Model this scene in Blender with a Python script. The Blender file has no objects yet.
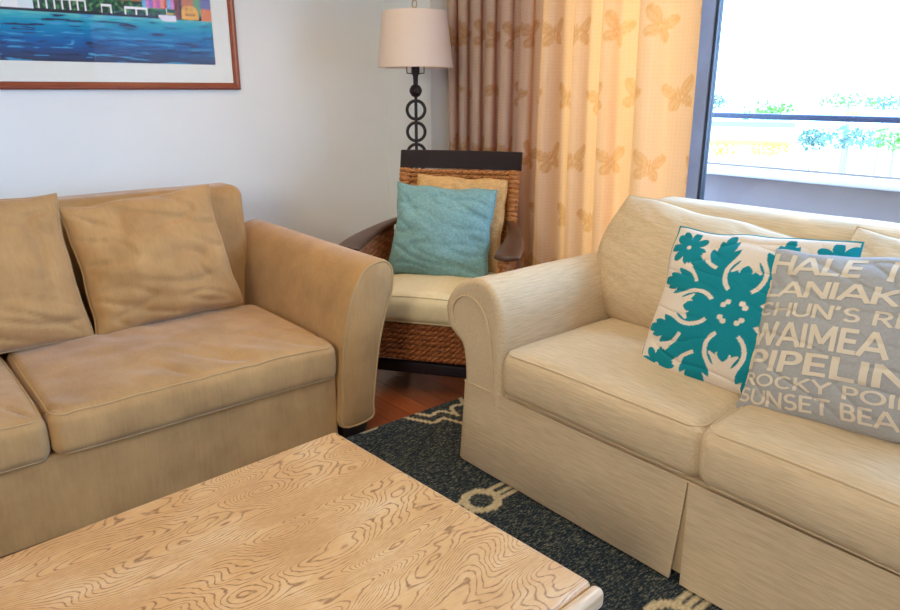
import bpy, bmesh, math, random
import numpy as np
from mathutils import Vector, Matrix, noise

random.seed(7)
scene = bpy.context.scene
COL = scene.collection
PI = math.pi

# ------------------------------------------------------------------ camera
H = 1.35
cam_d = bpy.data.cameras.new('camera')
cam = bpy.data.objects.new('camera', cam_d)
COL.objects.link(cam)
cam_d.sensor_fit = 'HORIZONTAL'
cam_d.sensor_width = 36.0
cam_d.lens = 710.0 / 900.0 * 36.0
cam_d.clip_start = 0.02
cam_d.clip_end = 2000
PITCH = math.atan(215.0 / 710.0)
YAW = math.radians(49.9)
cam.location = (0, 0, H)
cam.rotation_euler = (PI / 2 - PITCH, 0, YAW - PI / 2)
scene.camera = cam

# ------------------------------------------------------------------ light
world = bpy.data.worlds.new('sky')
scene.world = world
world.use_nodes = True
wn = world.node_tree.nodes
wl = world.node_tree.links
bg = wn['Background']
tc = wn.new('ShaderNodeTexCoord')
sx = wn.new('ShaderNodeSeparateXYZ')
wl.new(tc.outputs['Generated'], sx.inputs[0])
rp = wn.new('ShaderNodeValToRGB')
rp.color_ramp.elements[0].position = 0.0
rp.color_ramp.elements[0].color = (0.36, 0.60, 1.0, 1)
rp.color_ramp.elements[1].position = 0.9
rp.color_ramp.elements[1].color = (0.28, 0.54, 1.0, 1)
wl.new(sx.outputs['Z'], rp.inputs[0])
wl.new(rp.outputs[0], bg.inputs['Color'])
bg.inputs['Strength'].default_value = 13.5


def area(name, loc, rot, sx_, sy_, power, color, portal=False, spread=None):
    d = bpy.data.lights.new(name, 'AREA')
    d.shape = 'RECTANGLE'
    d.size = sx_
    d.size_y = sy_
    d.energy = power
    d.color = color
    if portal:
        d.cycles.is_portal = True
    if spread:
        d.spread = spread
    o = bpy.data.objects.new(name, d)
    COL.objects.link(o)
    o.location = loc
    o.rotation_euler = rot
    return o


area('window_portal', (2.97, -0.65, 1.2), (0, PI / 2, 0), 2.35, 6.5, 1, (1, 1, 1), portal=True)
# added fill lights without fixtures: overhead, above the corner, far left behind the viewer
area('overhead_fill_light', (1.2, 1.3, 2.44), (0, 0, 0), 1.2, 1.2, 13, (1.0, 0.90, 0.58))
area('corner_fill_light', (1.65, 2.7, 2.44), (0, 0, 0), 0.5, 0.5, 6.5, (1.0, 0.66, 0.30), False, 2.3)
left_fill = area('left_fill_light', (-2.3, -0.4, 2.0), (0, 0, 0), 1.0, 1.0, 64, (1.0, 0.89, 0.70))
left_fill.rotation_euler = (Vector((1.2, 1.5, 0.5)) - Vector((-2.3, -0.4, 2.0))).to_track_quat('-Z', 'Y').to_euler()
# daylight on the outer face of the curtain
sun_d = bpy.data.lights.new('sun', 'SUN')
sun_d.energy = 2.0
sun_d.angle = math.radians(1.5)
sun_d.color = (1.0, 0.93, 0.82)
sun = bpy.data.objects.new('sun', sun_d)
COL.objects.link(sun)
sun.location = (8, 12, 10)
SUN_DIR = Vector((-0.45, -0.72, -0.62)).normalized()     # travelling direction
sun.rotation_euler = SUN_DIR.to_track_quat('-Z', 'Y').to_euler()

vs = scene.view_settings
vs.view_transform = 'Standard'
vs.look = 'None'
vs.gamma = 1.0
vs.use_curve_mapping = False
vs.exposure = 0.03
scene.cycles.use_denoising = True
scene.cycles.max_bounces = 10
scene.cycles.diffuse_bounces = 6
scene.cycles.transparent_max_bounces = 12
scene.cycles.sample_clamp_indirect = 6.0


# ------------------------------------------------------------------ materials
def srgb(r, g, b):
    def f(c):
        c /= 255.0
        return c / 12.92 if c <= 0.04045 else ((c + 0.055) / 1.055) ** 2.4
    return (f(r), f(g), f(b), 1.0)


class NT:
    """small wrapper over a material's node tree"""
    def __init__(self, name):
        self.m = bpy.data.materials.new(name)
        self.m.use_nodes = True
        self.n = self.m.node_tree.nodes
        self.l = self.m.node_tree.links
        self.b = self.n['Principled BSDF']
        self.out = self.n['Material Output']

    def node(self, t, **kw):
        nd = self.n.new(t)
        for k, v in kw.items():
            if hasattr(nd, k):
                setattr(nd, k, v)
            else:
                nd.inputs[k].default_value = v
        return nd

    def link(self, a, b):
        self.l.new(a, b)

    def coords(self, scale=(1, 1, 1), kind='Object', rot=(0, 0, 0)):
        t = self.node('ShaderNodeTexCoord')
        mp = self.node('ShaderNodeMapping')
        mp.inputs['Scale'].default_value = scale
        mp.inputs['Rotation'].default_value = rot
        self.link(t.outputs[kind], mp.inputs[0])
        return mp.outputs[0]

    def noise(self, co, scale=5.0, detail=3.0, rough=0.5, dist=0.0):
        nd = self.node('ShaderNodeTexNoise')
        nd.inputs['Scale'].default_value = scale
        nd.inputs['Detail'].default_value = detail
        nd.inputs['Roughness'].default_value = rough
        nd.inputs['Distortion'].default_value = dist
        self.link(co, nd.inputs['Vector'])
        return nd.outputs['Fac']

    def ramp(self, fac, stops, interp='LINEAR'):
        r = self.node('ShaderNodeValToRGB')
        r.color_ramp.interpolation = interp
        e = r.color_ramp.elements
        while len(e) < len(stops):
            e.new(0.5)
        for i, (p, c) in enumerate(stops):
            e[i].position = p
            e[i].color = c
        self.link(fac, r.inputs[0])
        return r.outputs[0]

    def math(self, op, a, b=None, c=None):
        nd = self.node('ShaderNodeMath', operation=op)
        for i, v in enumerate((a, b, c)):
            if v is None:
                continue
            if isinstance(v, (int, float)):
                nd.inputs[i].default_value = v
            else:
                self.link(v, nd.inputs[i])
        return nd.outputs[0]

    def mix(self, fac, a, b, blend='MIX'):
        nd = self.node('ShaderNodeMix', data_type='RGBA', blend_type=blend)
        for i, v in ((0, fac), (6, a), (7, b)):
            if isinstance(v, (int, float)):
                nd.inputs[i].default_value = v
            elif isinstance(v, tuple):
                nd.inputs[i].default_value = v
            else:
                self.link(v, nd.inputs[i])
        return nd.outputs[2]

    def attr(self, name):
        return self.node('ShaderNodeAttribute', attribute_name=name)

    def bump(self, h, strength=0.3, dist=0.002, prev=None):
        nd = self.node('ShaderNodeBump')
        nd.inputs['Strength'].default_value = strength
        nd.inputs['Distance'].default_value = dist
        self.link(h, nd.inputs['Height'])
        if prev is not None:
            self.link(prev, nd.inputs['Normal'])
        self.link(nd.outputs[0], self.b.inputs['Normal'])
        return nd.outputs[0]

    def color(self, c):
        if isinstance(c, tuple):
            self.b.inputs['Base Color'].default_value = c
        else:
            self.link(c, self.b.inputs['Base Color'])

    def set(self, rough=0.6, metal=0.0, spec=0.5, sheen=0.0, sheen_tint=None):
        self.b.inputs['Roughness'].default_value = rough
        self.b.inputs['Metallic'].default_value = metal
        self.b.inputs['Specular IOR Level'].default_value = spec
        self.b.inputs['Sheen Weight'].default_value = sheen
        self.b.inputs['Sheen Roughness'].default_value = 0.4
        if sheen_tint:
            self.b.inputs['Sheen Tint'].default_value = sheen_tint
        return self


def scale_c(c, k):
    return (c[0] * k, c[1] * k, c[2] * k, 1)


def plain(name, c, rough=0.5, metal=0.0, spec=0.5, var=0.06):
    t = NT(name)
    f = t.noise(t.coords(), 14, 3)
    t.color(t.ramp(f, [(0.3, scale_c(c, 1 - var)), (0.7, scale_c(c, 1 + var))]))
    return t.set(rough, metal, spec).m


def fabric(name, c, stretch=(40, 40, 40), slub=0.12, blotch=0.1, blotch_scale=5, bump=0.25, sheen=0.0, fine=500, warm=None):
    """woven cloth: blotches of wear, stretched slub threads and a fine weave"""
    t = NT(name)
    co = t.coords()
    big = t.noise(co, blotch_scale, 4, 0.55)
    sl = t.noise(t.coords(stretch), 1.0, 3, 0.6)
    fn = t.noise(co, fine, 1, 0.5)
    c2 = warm or c
    base = t.ramp(big, [(0.28, scale_c(c2, 1 - blotch)), (0.72, scale_c(c, 1 + blotch))])
    th = t.ramp(sl, [(0.3, (1 - slub,) * 3 + (1,)), (0.7, (1 + slub * 0.6,) * 3 + (1,))])
    col = t.mix(1.0, base, th, 'MULTIPLY')
    t.color(col)
    n1 = t.bump(sl, bump, 0.004)
    t.bump(fn, bump * 0.6, 0.001, n1)
    return t.set(0.9, 0, 0.15, sheen).m


M = {}
# tan velvet sofa
M['tan'] = fabric('tan_velvet', srgb(176, 139, 92), (120, 50, 12), 0.07, 0.09, 7, 0.15, 0.3, 420, srgb(166, 129, 85))
M['tan_pipe'] = plain('tan_piping', srgb(176, 144, 100), 0.85, 0, 0.2)
M['dark_foot'] = plain('dark_wood_foot', srgb(36, 26, 24), 0.4)
# cream sofa
M['cream'] = fabric('cream_slub_weave', srgb(201, 178, 144), (13, 170, 190), 0.15, 0.04, 4, 0.30, 0.0, 600)
M['cream_arm'] = fabric('cream_slub_weave_arm', srgb(201, 178, 144), (170, 13, 190), 0.15, 0.04, 4, 0.30, 0.0, 600)
M['cream_pipe'] = plain('cream_piping', srgb(200, 176, 142), 0.85, 0, 0.2)
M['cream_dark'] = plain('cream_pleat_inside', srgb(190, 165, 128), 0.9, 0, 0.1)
# chair
M['teal_cloth'] = fabric('teal_weave', srgb(120, 160, 163), (90, 90, 90), 0.22, 0.07, 9, 0.4, 0.1, 380)
M['gold_cloth'] = fabric('gold_weave', srgb(202, 164, 112), (60, 60, 160), 0.2, 0.12, 30, 0.6, 0.0, 300)
M['seat_cloth'] = fabric('cream_cotton', srgb(214, 198, 160), (60, 60, 60), 0.06, 0.05, 6, 0.15)
M['dark_wood'] = plain('espresso_wood', srgb(30, 22, 28), 0.55, 0, 0.2, 0.12)
M['arm_wood'] = plain('brown_arm_wood', srgb(76, 52, 40), 0.35, 0, 0.5, 0.2)  # chair arms: lighter and browner than the espresso wood
M['blackmetal'] = plain('blackened_iron', srgb(34, 30, 38), 0.45, 0.3, 0.5)
M['brass'] = plain('aged_brass', srgb(190, 170, 130), 0.3, 0.9)
# print of the appliqué cushion's border etc.
M['teal_pipe'] = plain('teal_piping', srgb(30, 128, 138), 0.8, 0, 0.2)
M['frame_wood'] = plain('mahogany_frame', srgb(138, 66, 36), 0.32, 0, 0.5, 0.12)
M['mat_board'] = plain('mat_board', srgb(226, 230, 222), 0.9, 0, 0.1, 0.01)
M['alu'] = plain('grey_aluminium', srgb(124, 132, 148), 0.4, 0.15)
M['gasket'] = plain('black_gasket', srgb(26, 28, 36), 0.5)
M['rail'] = plain('navy_rail_paint', srgb(38, 44, 66), 0.35)
M['parapet'] = plain('parapet_shade_tone', srgb(136, 120, 114), 0.8, 0, 0.2, 0.03)  # darkened base colour stands in for the shade of an unbuilt overhead slab
M['parapet_cap'] = plain('parapet_cap_paint', srgb(214, 210, 212), 0.7, 0, 0.2, 0.02)
M['lettering'] = plain('cream_print', srgb(208, 196, 174), 0.9, 0, 0.1, 0.03)
M['greycloth'] = fabric('grey_canvas', srgb(160, 160, 158), (120, 120, 120), 0.08, 0.03, 8, 0.2)
M['white_trim'] = plain('white_trim_paint', srgb(226, 222, 212), 0.6, 0, 0.3, 0.01)


def m_wall():
    t = NT('warm_white_plaster')
    f = t.noise(t.coords(), 2.5, 4)
    t.color(t.ramp(f, [(0.3, srgb(227, 232, 232)), (0.7, srgb(231, 236, 236))]))
    t.bump(t.noise(t.coords(), 160, 3), 0.08, 0.002)
    return t.set(0.85, 0, 0.2).m


M['wall'] = m_wall()
M['ceiling'] = plain('ceiling_paint', srgb(240, 236, 228), 0.9, 0, 0.1, 0.01)


def m_floor():
    t = NT('red_brown_floorboards')
    co = t.coords((1, 1, 1), 'Object', (0, 0, PI / 2))
    br = t.node('ShaderNodeTexBrick')
    br.inputs['Scale'].default_value = 1.0
    br.inputs['Brick Width'].default_value = 1.3
    br.inputs['Row Height'].default_value = 0.105
    br.inputs['Mortar Size'].default_value = 0.0016
    br.inputs['Color1'].default_value = srgb(134, 70, 40)
    br.inputs['Color2'].default_value = srgb(164, 92, 52)
    br.inputs['Mortar'].default_value = srgb(52, 26, 18)
    t.link(co, br.inputs['Vector'])
    g = t.noise(t.coords((26, 1.6, 1)), 3, 5, 0.6)
    gr = t.ramp(g, [(0.3, (0.66, 0.6, 0.56, 1)), (0.7, (1.15, 1.12, 1.1, 1))])
    t.color(t.mix(1.0, br.outputs['Color'], gr, 'MULTIPLY'))
    t.bump(br.outputs['Fac'], -0.2, 0.002)
    return t.set(0.28, 0, 0.5).m


M['floor'] = m_floor()


def m_table():
    """pale oak with contour-like cathedral grain"""
    t = NT('limed_oak_veneer')
    co = t.coords((0.9, 2.5, 1.0))
    f1 = t.noise(co, 1.9, 1.2, 0.4, 0.45)
    f2 = t.noise(t.coords((1.0, 1.8, 1.0)), 13.0, 2, 0.5, 0.0)
    f3 = t.noise(t.coords((0.9, 2.2, 1.0)), 4.6, 1.5, 0.5, 0.2)
    sp = t.node('ShaderNodeSeparateXYZ')
    t.link(t.coords((1, 1, 1)), sp.inputs[0])
    lin = t.math('ADD', t.math('MULTIPLY', sp.outputs['Y'], 0.75), t.math('MULTIPLY', sp.outputs['X'], 0.28))
    h = t.math('ADD', f1, t.math('MULTIPLY', f2, 0.030))
    h = t.math('ADD', t.math('ADD', h, lin), t.math('MULTIPLY', f3, 0.28))
    fr = t.math('FRACT', t.math('MULTIPLY', h, 66.0))
    tri = t.math('ABSOLUTE', t.math('SUBTRACT', fr, 0.5))
    brk = t.noise(t.coords((20, 46, 1)), 3.0, 3, 0.6)
    lw = t.math('ADD', tri, t.math('MULTIPLY', t.math('SUBTRACT', brk, 0.5), 0.34))
    line = t.ramp(lw, [(0.02, (0.85, 0.85, 0.85, 1)), (0.17, (0, 0, 0, 1))])
    pores = t.noise(t.coords((30, 330, 1)), 1.0, 2, 0.6)
    big = t.math('ADD', t.math('MULTIPLY', t.noise(t.coords((2, 3.2, 1)), 2.2, 4, 0.6), 0.7), t.math('MULTIPLY', pores, 0.3))
    base = t.ramp(big, [(0.30, srgb(184, 134, 80)), (0.52, srgb(202, 156, 102)), (0.74, srgb(216, 182, 138))])
    dark = t.ramp(brk, [(0.3, srgb(118, 78, 46)), (0.7, srgb(150, 106, 68))])
    col = t.mix(line, base, dark)
    t.color(col)
    t.bump(line, -0.25, 0.0012)
    return t.set(0.42, 0, 0.4).m


M['oak'] = m_table()


def m_oak_edge():
    t = NT('limed_oak_edge')
    f = t.noise(t.coords((4, 60, 60)), 2, 4, 0.6)
    t.color(t.ramp(f, [(0.3, srgb(186, 146, 102)), (0.7, srgb(226, 198, 160))]))
    return t.set(0.45, 0, 0.4).m


M['oak_edge'] = m_oak_edge()


def m_rug():
    t = NT('rug_wool')
    a = t.attr('pattern')
    n = t.noise(t.coords((60, 190, 60)), 1.0, 3, 0.7)
    n2 = t.noise(t.coords((1, 1, 1)), 160, 2, 0.6)
    mixn = t.math('ADD', t.math('MULTIPLY', n, 0.7), t.math('MULTIPLY', n2, 0.3))
    dark = t.ramp(mixn, [(0.40, srgb(30, 40, 54)), (0.52, srgb(54, 64, 70)), (0.64, srgb(132, 130, 108))])
    cream = t.ramp(mixn, [(0.4, srgb(190, 172, 134)), (0.6, srgb(222, 206, 172))])
    t.color(t.mix(a.outputs['Fac'], dark, cream))
    t.bump(mixn, 0.8, 0.006)
    return t.set(0.95, 0, 0.05).m


M['rug'] = m_rug()


def m_wicker(name, c1, c2, sc):
    t = NT(name)
    n = t.noise(t.coords(sc), 1.0, 3, 0.65)
    t.color(t.ramp(n, [(0.3, c1), (0.7, c2)]))
    t.bump(n, 0.5, 0.003)
    return t.set(0.55, 0, 0.35).m


M['wicker'] = m_wicker('honey_wicker', srgb(112, 62, 30), srgb(204, 142, 80), (60, 60, 160))
M['wicker_dark'] = m_wicker('brown_wicker', srgb(104, 56, 30), srgb(168, 102, 56), (40, 40, 90))


def m_curtain():
    t = NT('butterfly_curtain')
    a = t.attr('pattern')
    uv = t.node('ShaderNodeTexCoord')
    mp = t.node('ShaderNodeMapping')
    mp.inputs['Scale'].default_value = (1, 1, 1)
    t.link(uv.outputs['UV'], mp.inputs[0])
    vo = t.node('ShaderNodeTexVoronoi')
    vo.inputs['Scale'].default_value = 60
    vo.inputs['Randomness'].default_value = 0.0
    t.link(mp.outputs[0], vo.inputs['Vector'])
    dots = t.ramp(vo.outputs['Distance'], [(0.10, (1, 1, 1, 1)), (0.2, (0, 0, 0, 1))])
    n = t.noise(t.coords((120, 120, 300)), 1.0, 2, 0.6)
    base = t.ramp(n, [(0.3, srgb(196, 181, 167)), (0.7, srgb(206, 192, 177))])
    base = t.mix(t.math('MULTIPLY', dots, 0.35), base, srgb(156, 128, 104))
    bf = t.mix(0.25, srgb(160, 124, 72), base)
    col = t.mix(a.outputs['Fac'], base, bf)
    t.color(col)
    t.set(0.85, 0, 0.1)
    tr = t.node('ShaderNodeBsdfTranslucent')
    tcol = t.mix(a.outputs['Fac'], srgb(255, 154, 70), srgb(252, 150, 66))
    t.link(tcol, tr.inputs['Color'])
    mx = t.node('ShaderNodeMixShader')
    mx.inputs[0].default_value = 0.30
    t.link(t.b.outputs[0], mx.inputs[1])
    t.link(tr.outputs[0], mx.inputs[2])
    t.link(mx.outputs[0], t.out.inputs[0])
    return t.m


M['curtain'] = m_curtain()


def m_glass(name, tint=(1, 1, 1, 1), refl=0.035, graze=0.9, rough=0.0):
    t = NT(name)
    tr = t.node('ShaderNodeBsdfTransparent')
    tr.inputs[0].default_value = tint
    gl = t.node('ShaderNodeBsdfGlossy')
    gl.inputs['Roughness'].default_value = rough
    lw = t.node('ShaderNodeLayerWeight')
    lw.inputs['Blend'].default_value = 0.5
    fr = t.math('MULTIPLY_ADD', t.math('POWER', lw.outputs['Facing'], 5.0), graze, refl)
    mx = t.node('ShaderNodeMixShader')
    t.link(fr, mx.inputs[0])
    t.link(tr.outputs[0], mx.inputs[1])
    t.link(gl.outputs[0], mx.inputs[2])
    t.link(mx.outputs[0], t.out.inputs[0])
    return t.m


M['glass'] = m_glass('window_glass')
M['picture_glass'] = m_glass('antireflective_picture_glass', refl=0.005, graze=0.2)


def m_vcol(name, rough=0.6, bump_scale=None, spec=0.3):
    t = NT(name)
    a = t.attr('paint')
    if bump_scale:
        n = t.noise(t.coords(), bump_scale, 3, 0.6)
        t.color(t.mix(1.0, a.outputs['Color'], t.ramp(n, [(0.3, (0.92, 0.92, 0.92, 1)), (0.7, (1.05, 1.05, 1.05, 1))]), 'MULTIPLY'))
        t.bump(n, 0.25, 0.002)
    else:
        t.color(a.outputs['Color'])
    return t.set(rough, 0, spec).m


M['print'] = m_vcol('printed_picture', 0.6)
M['quilt'] = m_vcol('applique_cotton', 0.85, 260, 0.1)


def m_shade():
    t = NT('lamp_shade_linen')
    n = t.noise(t.coords((300, 300, 300)), 1, 2)
    t.color(t.ramp(n, [(0.3, srgb(226, 222, 218)), (0.7, srgb(232, 228, 224))]))
    t.set(0.9, 0, 0.1)
    tr = t.node('ShaderNodeBsdfTranslucent')
    tr.inputs[0].default_value = srgb(250, 232, 218)
    mx = t.node('ShaderNodeMixShader')
    mx.inputs[0].default_value = 0.4
    t.link(t.b.outputs[0], mx.inputs[1])
    t.link(tr.outputs[0], mx.inputs[2])
    t.link(mx.outputs[0], t.out.inputs[0])
    return t.m


M['shade'] = m_shade()
M['leaf'] = plain('green_foliage', srgb(110, 146, 66), 0.8, 0, 0.1, 0.4)  # plain green leaf colour
M['leaf_blue'] = plain('bluish_foliage', srgb(104, 128, 110), 0.8, 0, 0.1, 0.3)
M['leaf_yellow'] = plain('yellow_green_foliage', srgb(190, 168, 66), 0.8, 0, 0.1, 0.2)
M['trunk'] = plain('tree_bark', srgb(130, 112, 98), 0.9)
M['far_ground'] = plain('pale_far_ground', srgb(236, 230, 224), 0.9, 0, 0.1, 0.04)
M['far_wall'] = plain('pale_render_wall', srgb(196, 186, 168), 0.8)
M['far_orange'] = plain('orange_awning', srgb(220, 140, 60), 0.8)
M['far_roof'] = plain('blue_roof_sheet', srgb(110, 128, 150), 0.6)
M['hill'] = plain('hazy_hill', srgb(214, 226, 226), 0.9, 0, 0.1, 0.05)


# ------------------------------------------------------------------ object helpers
def tag(o, label=None, cat=None, group=None, kind=None):
    if label:
        o['label'] = label
    if cat:
        o['category'] = cat
    if group:
        o['group'] = group
    if kind:
        o['kind'] = kind
    return o


def empty(name, loc=(0, 0, 0), rz=0.0, label=None, cat=None, group=None):
    o = bpy.data.objects.new(name, None)
    o.empty_display_size = 0.1
    COL.objects.link(o)
    o.location = loc
    o.rotation_euler = (0, 0, rz)
    return tag(o, label, cat, group)


def link_mesh(name, verts, faces, mat, parent=None, smooth=True, sharp_angle=None):
    me = bpy.data.meshes.new(name)
    me.from_pydata([tuple(v) for v in verts], [], [tuple(f) for f in faces])
    me.update()
    if mat is not None:
        me.materials.append(mat)
    if smooth:
        me.polygons.foreach_set('use_smooth', [True] * len(me.polygons))
    bm = bmesh.new()
    bm.from_mesh(me)
    bmesh.ops.recalc_face_normals(bm, faces=bm.faces)
    if sharp_angle:
        for e in bm.edges:
            if len(e.link_faces) == 2 and e.calc_face_angle(0) > sharp_angle:
                e.smooth = False
    bm.to_mesh(me)
    bm.free()
    o = bpy.data.objects.new(name, me)
    COL.objects.link(o)
    if parent is not None:
        o.parent = parent
    return o


class MB:
    """collects shapes, then links them as ONE mesh object"""
    def __init__(self):
        self.v, self.f = [], []

    def add(self, v, f):
        k = len(self.v)
        self.v += [Vector(p) for p in v]
        self.f += [tuple(i + k for i in q) for q in f]
        return self

    def box(self, lo, hi):
        x0, y0, z0 = lo
        x1, y1, z1 = hi
        v = [(x0, y0, z0), (x1, y0, z0), (x1, y1, z0), (x0, y1, z0), (x0, y0, z1), (x1, y0, z1), (x1, y1, z1), (x0, y1, z1)]
        f = [(0, 3, 2, 1), (4, 5, 6, 7), (0, 1, 5, 4), (1, 2, 6, 5), (2, 3, 7, 6), (3, 0, 4, 7)]
        return self.add(v, f)

    def rbox(self, c, size, r=0.02, n=(6, 6, 6), deform=None, es=4):
        v, f = rounded_box(size, r, n, es)
        c = Vector(c)
        v = [p + c for p in v]
        if deform:
            v = [deform(p) for p in v]
        return self.add(v, f)

    def tube(self, path, r, segs=8, closed=False, caps=True):
        v, f = tube_geo(path, r, segs, closed, caps)
        return self.add(v, f)

    def lathe(self, prof, c=(0, 0, 0), segs=24, closed=False):
        v, f = [], []
        n = len(prof)
        for k in range(segs):
            a = 2 * PI * k / segs
            for (r, z) in prof:
                v.append((c[0] + r * math.cos(a), c[1] + r * math.sin(a), c[2] + z))
        for k in range(segs):
            k2 = (k + 1) % segs
            for i in range(n - 1 if not closed else n):
                j = (i + 1) % n
                f.append((k * n + i, k2 * n + i, k2 * n + j, k * n + j))
        return self.add(v, f)

    def build(self, name, mat, parent=None, smooth=True, sharp=math.radians(50)):
        return link_mesh(name, self.v, self.f, mat, parent, smooth, sharp)


def axis_grid(h, r, n, es):
    t = [-h + r * (1 - math.cos(k / es * PI / 2)) for k in range(es)]
    mid = np.linspace(-h + r, h - r, n + 1).tolist()
    # edge zone: equal angles along the rounding
    e1 = [-h + r - r * math.tan((1 - k / es) * PI / 4) for k in range(es)]
    e2 = [-x for x in reversed(e1)]
    return e1 + mid + e2


def rounded_box(size, r, n, es=4):
    h = [s / 2 for s in size]
    r = min(r, min(h) * 0.999)
    g = [axis_grid(h[i], r, n[i], es) for i in range(3)]
    idx, verts, faces = {}, [], []

    def vid(p):
        k = (round(p[0], 5), round(p[1], 5), round(p[2], 5))
        if k in idx:
            return idx[k]
        q = [max(-(h[i] - r), min(h[i] - r, p[i])) for i in range(3)]
        d = Vector([p[i] - q[i] for i in range(3)])
        if d.length > 1e-9:
            d = d.normalized() * r
        idx[k] = len(verts)
        verts.append(Vector(q) + d)
        return idx[k]
    for ax in range(3):
        a, b = (ax + 1) % 3, (ax + 2) % 3
        for s in (-1, 1):
            for i in range(len(g[a]) - 1):
                for j in range(len(g[b]) - 1):
                    quad = []
                    for (ii, jj) in ((i, j), (i + 1, j), (i + 1, j + 1), (i, j + 1)):
                        p = [0, 0, 0]
                        p[ax] = s * h[ax]
                        p[a] = g[a][ii]
                        p[b] = g[b][jj]
                        quad.append(vid(p))
                    if s < 0:
                        quad.reverse()
                    if len(set(quad)) >= 3:
                        faces.append(quad)
    return verts, faces


def tube_geo(path, r, segs=8, closed=False, caps=True):
    P = [Vector(p) for p in path]
    n = len(P)
    rr = r if isinstance(r, (list, tuple)) else [r] * n
    v, f = [], []
    up = None
    for i in range(n):
        if closed:
            t = P[(i + 1) % n] - P[i - 1]
        else:
            t = P[min(i + 1, n - 1)] - P[max(i - 1, 0)]
        if t.length < 1e-9:
            t = Vector((0, 0, 1))
        t.normalize()
        if up is None:
            up = Vector((0, 0, 1)) if abs(t.z) < 0.9 else Vector((1, 0, 0))
        s = t.cross(up)
        if s.length < 1e-6:
            up = Vector((1, 0, 0))
            s = t.cross(up)
        s.normalize()
        u = s.cross(t).normalized()
        up = u
        for k in range(segs):
            a = 2 * PI * k / segs
            v.append(P[i] + (s * math.cos(a) + u * math.sin(a)) * rr[i])
    m = n if closed else n - 1
    for i in range(m):
        j = (i + 1) % n
        for k in range(segs):
            k2 = (k + 1) % segs
            f.append((i * segs + k, i * segs + k2, j * segs + k2, j * segs + k))
    if caps and not closed:
        f.append(tuple(range(segs - 1, -1, -1)))
        f.append(tuple((n - 1) * segs + k for k in range(segs)))
    return v, f


def smooth_path(pts, n=6, closed=False):
    """Catmull-Rom through the points"""
    P = [Vector(p) for p in pts]
    out = []
    N = len(P)
    rng = range(N) if closed else range(N - 1)
    for i in rng:
        p0 = P[i - 1] if (closed or i > 0) else P[i] * 2 - P[i + 1]
        p1, p2 = P[i], P[(i + 1) % N]
        p3 = P[(i + 2) % N] if (closed or i + 2 < N) else P[i + 1] * 2 - P[i]
        for k in range(n):
            t = k / n
            out.append(0.5 * ((2 * p1) + (p2 - p0) * t + (2 * p0 - 5 * p1 + 4 * p2 - p3) * t * t + (3 * p1 - p0 - 3 * p2 + p3) * t ** 3))
    if not closed:
        out.append(P[-1])
    return out


def loft(rings, cap0=True, cap1=True):
    n = len(rings[0])
    v = [p for r in rings for p in r]
    f = []
    for i in range(len(rings) - 1):
        for k in range(n):
            k2 = (k + 1) % n
            f.append((i * n + k, i * n + k2, (i + 1) * n + k2, (i + 1) * n + k))
    if cap0:
        f.append(tuple(range(n - 1, -1, -1)))
    if cap1:
        f.append(tuple((len(rings) - 1) * n + k for k in range(n)))
    return v, f


def inset(prof, d):
    """move a closed 2-D outline (list of (a,b)) inward by d"""
    n = len(prof)
    area_ = sum(prof[i][0] * prof[(i + 1) % n][1] - prof[(i + 1) % n][0] * prof[i][1] for i in range(n))
    sg = 1 if area_ > 0 else -1
    out = []
    for i in range(n):
        a, b, c = Vector(prof[i - 1]), Vector(prof[i]), Vector(prof[(i + 1) % n])
        t = (c - a)
        if t.length < 1e-9:
            out.append(tuple(b))
            continue
        t.normalize()
        out.append((b.x - sg * t.y * d, b.y + sg * t.x * d))
    return out


def nz(x, y, z=0.0):
    return noise.noise(Vector((x, y, z)))


def set_attr(o, name, values):
    me = o.data
    values = np.asarray(values, dtype=np.float32)
    if values.ndim == 1:
        a = me.attributes.new(name, 'FLOAT', 'POINT')
        a.data.foreach_set('value', values)
    else:
        a = me.attributes.new(name, 'FLOAT_COLOR', 'POINT')
        if values.shape[1] == 3:
            values = np.concatenate([values, np.ones((len(values), 1), np.float32)], 1)
        a.data.foreach_set('color', values.ravel())


def sstep(x, a, b):
    t = np.clip((x - a) / (b - a), 0, 1)
    return t * t * (3 - 2 * t)


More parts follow.
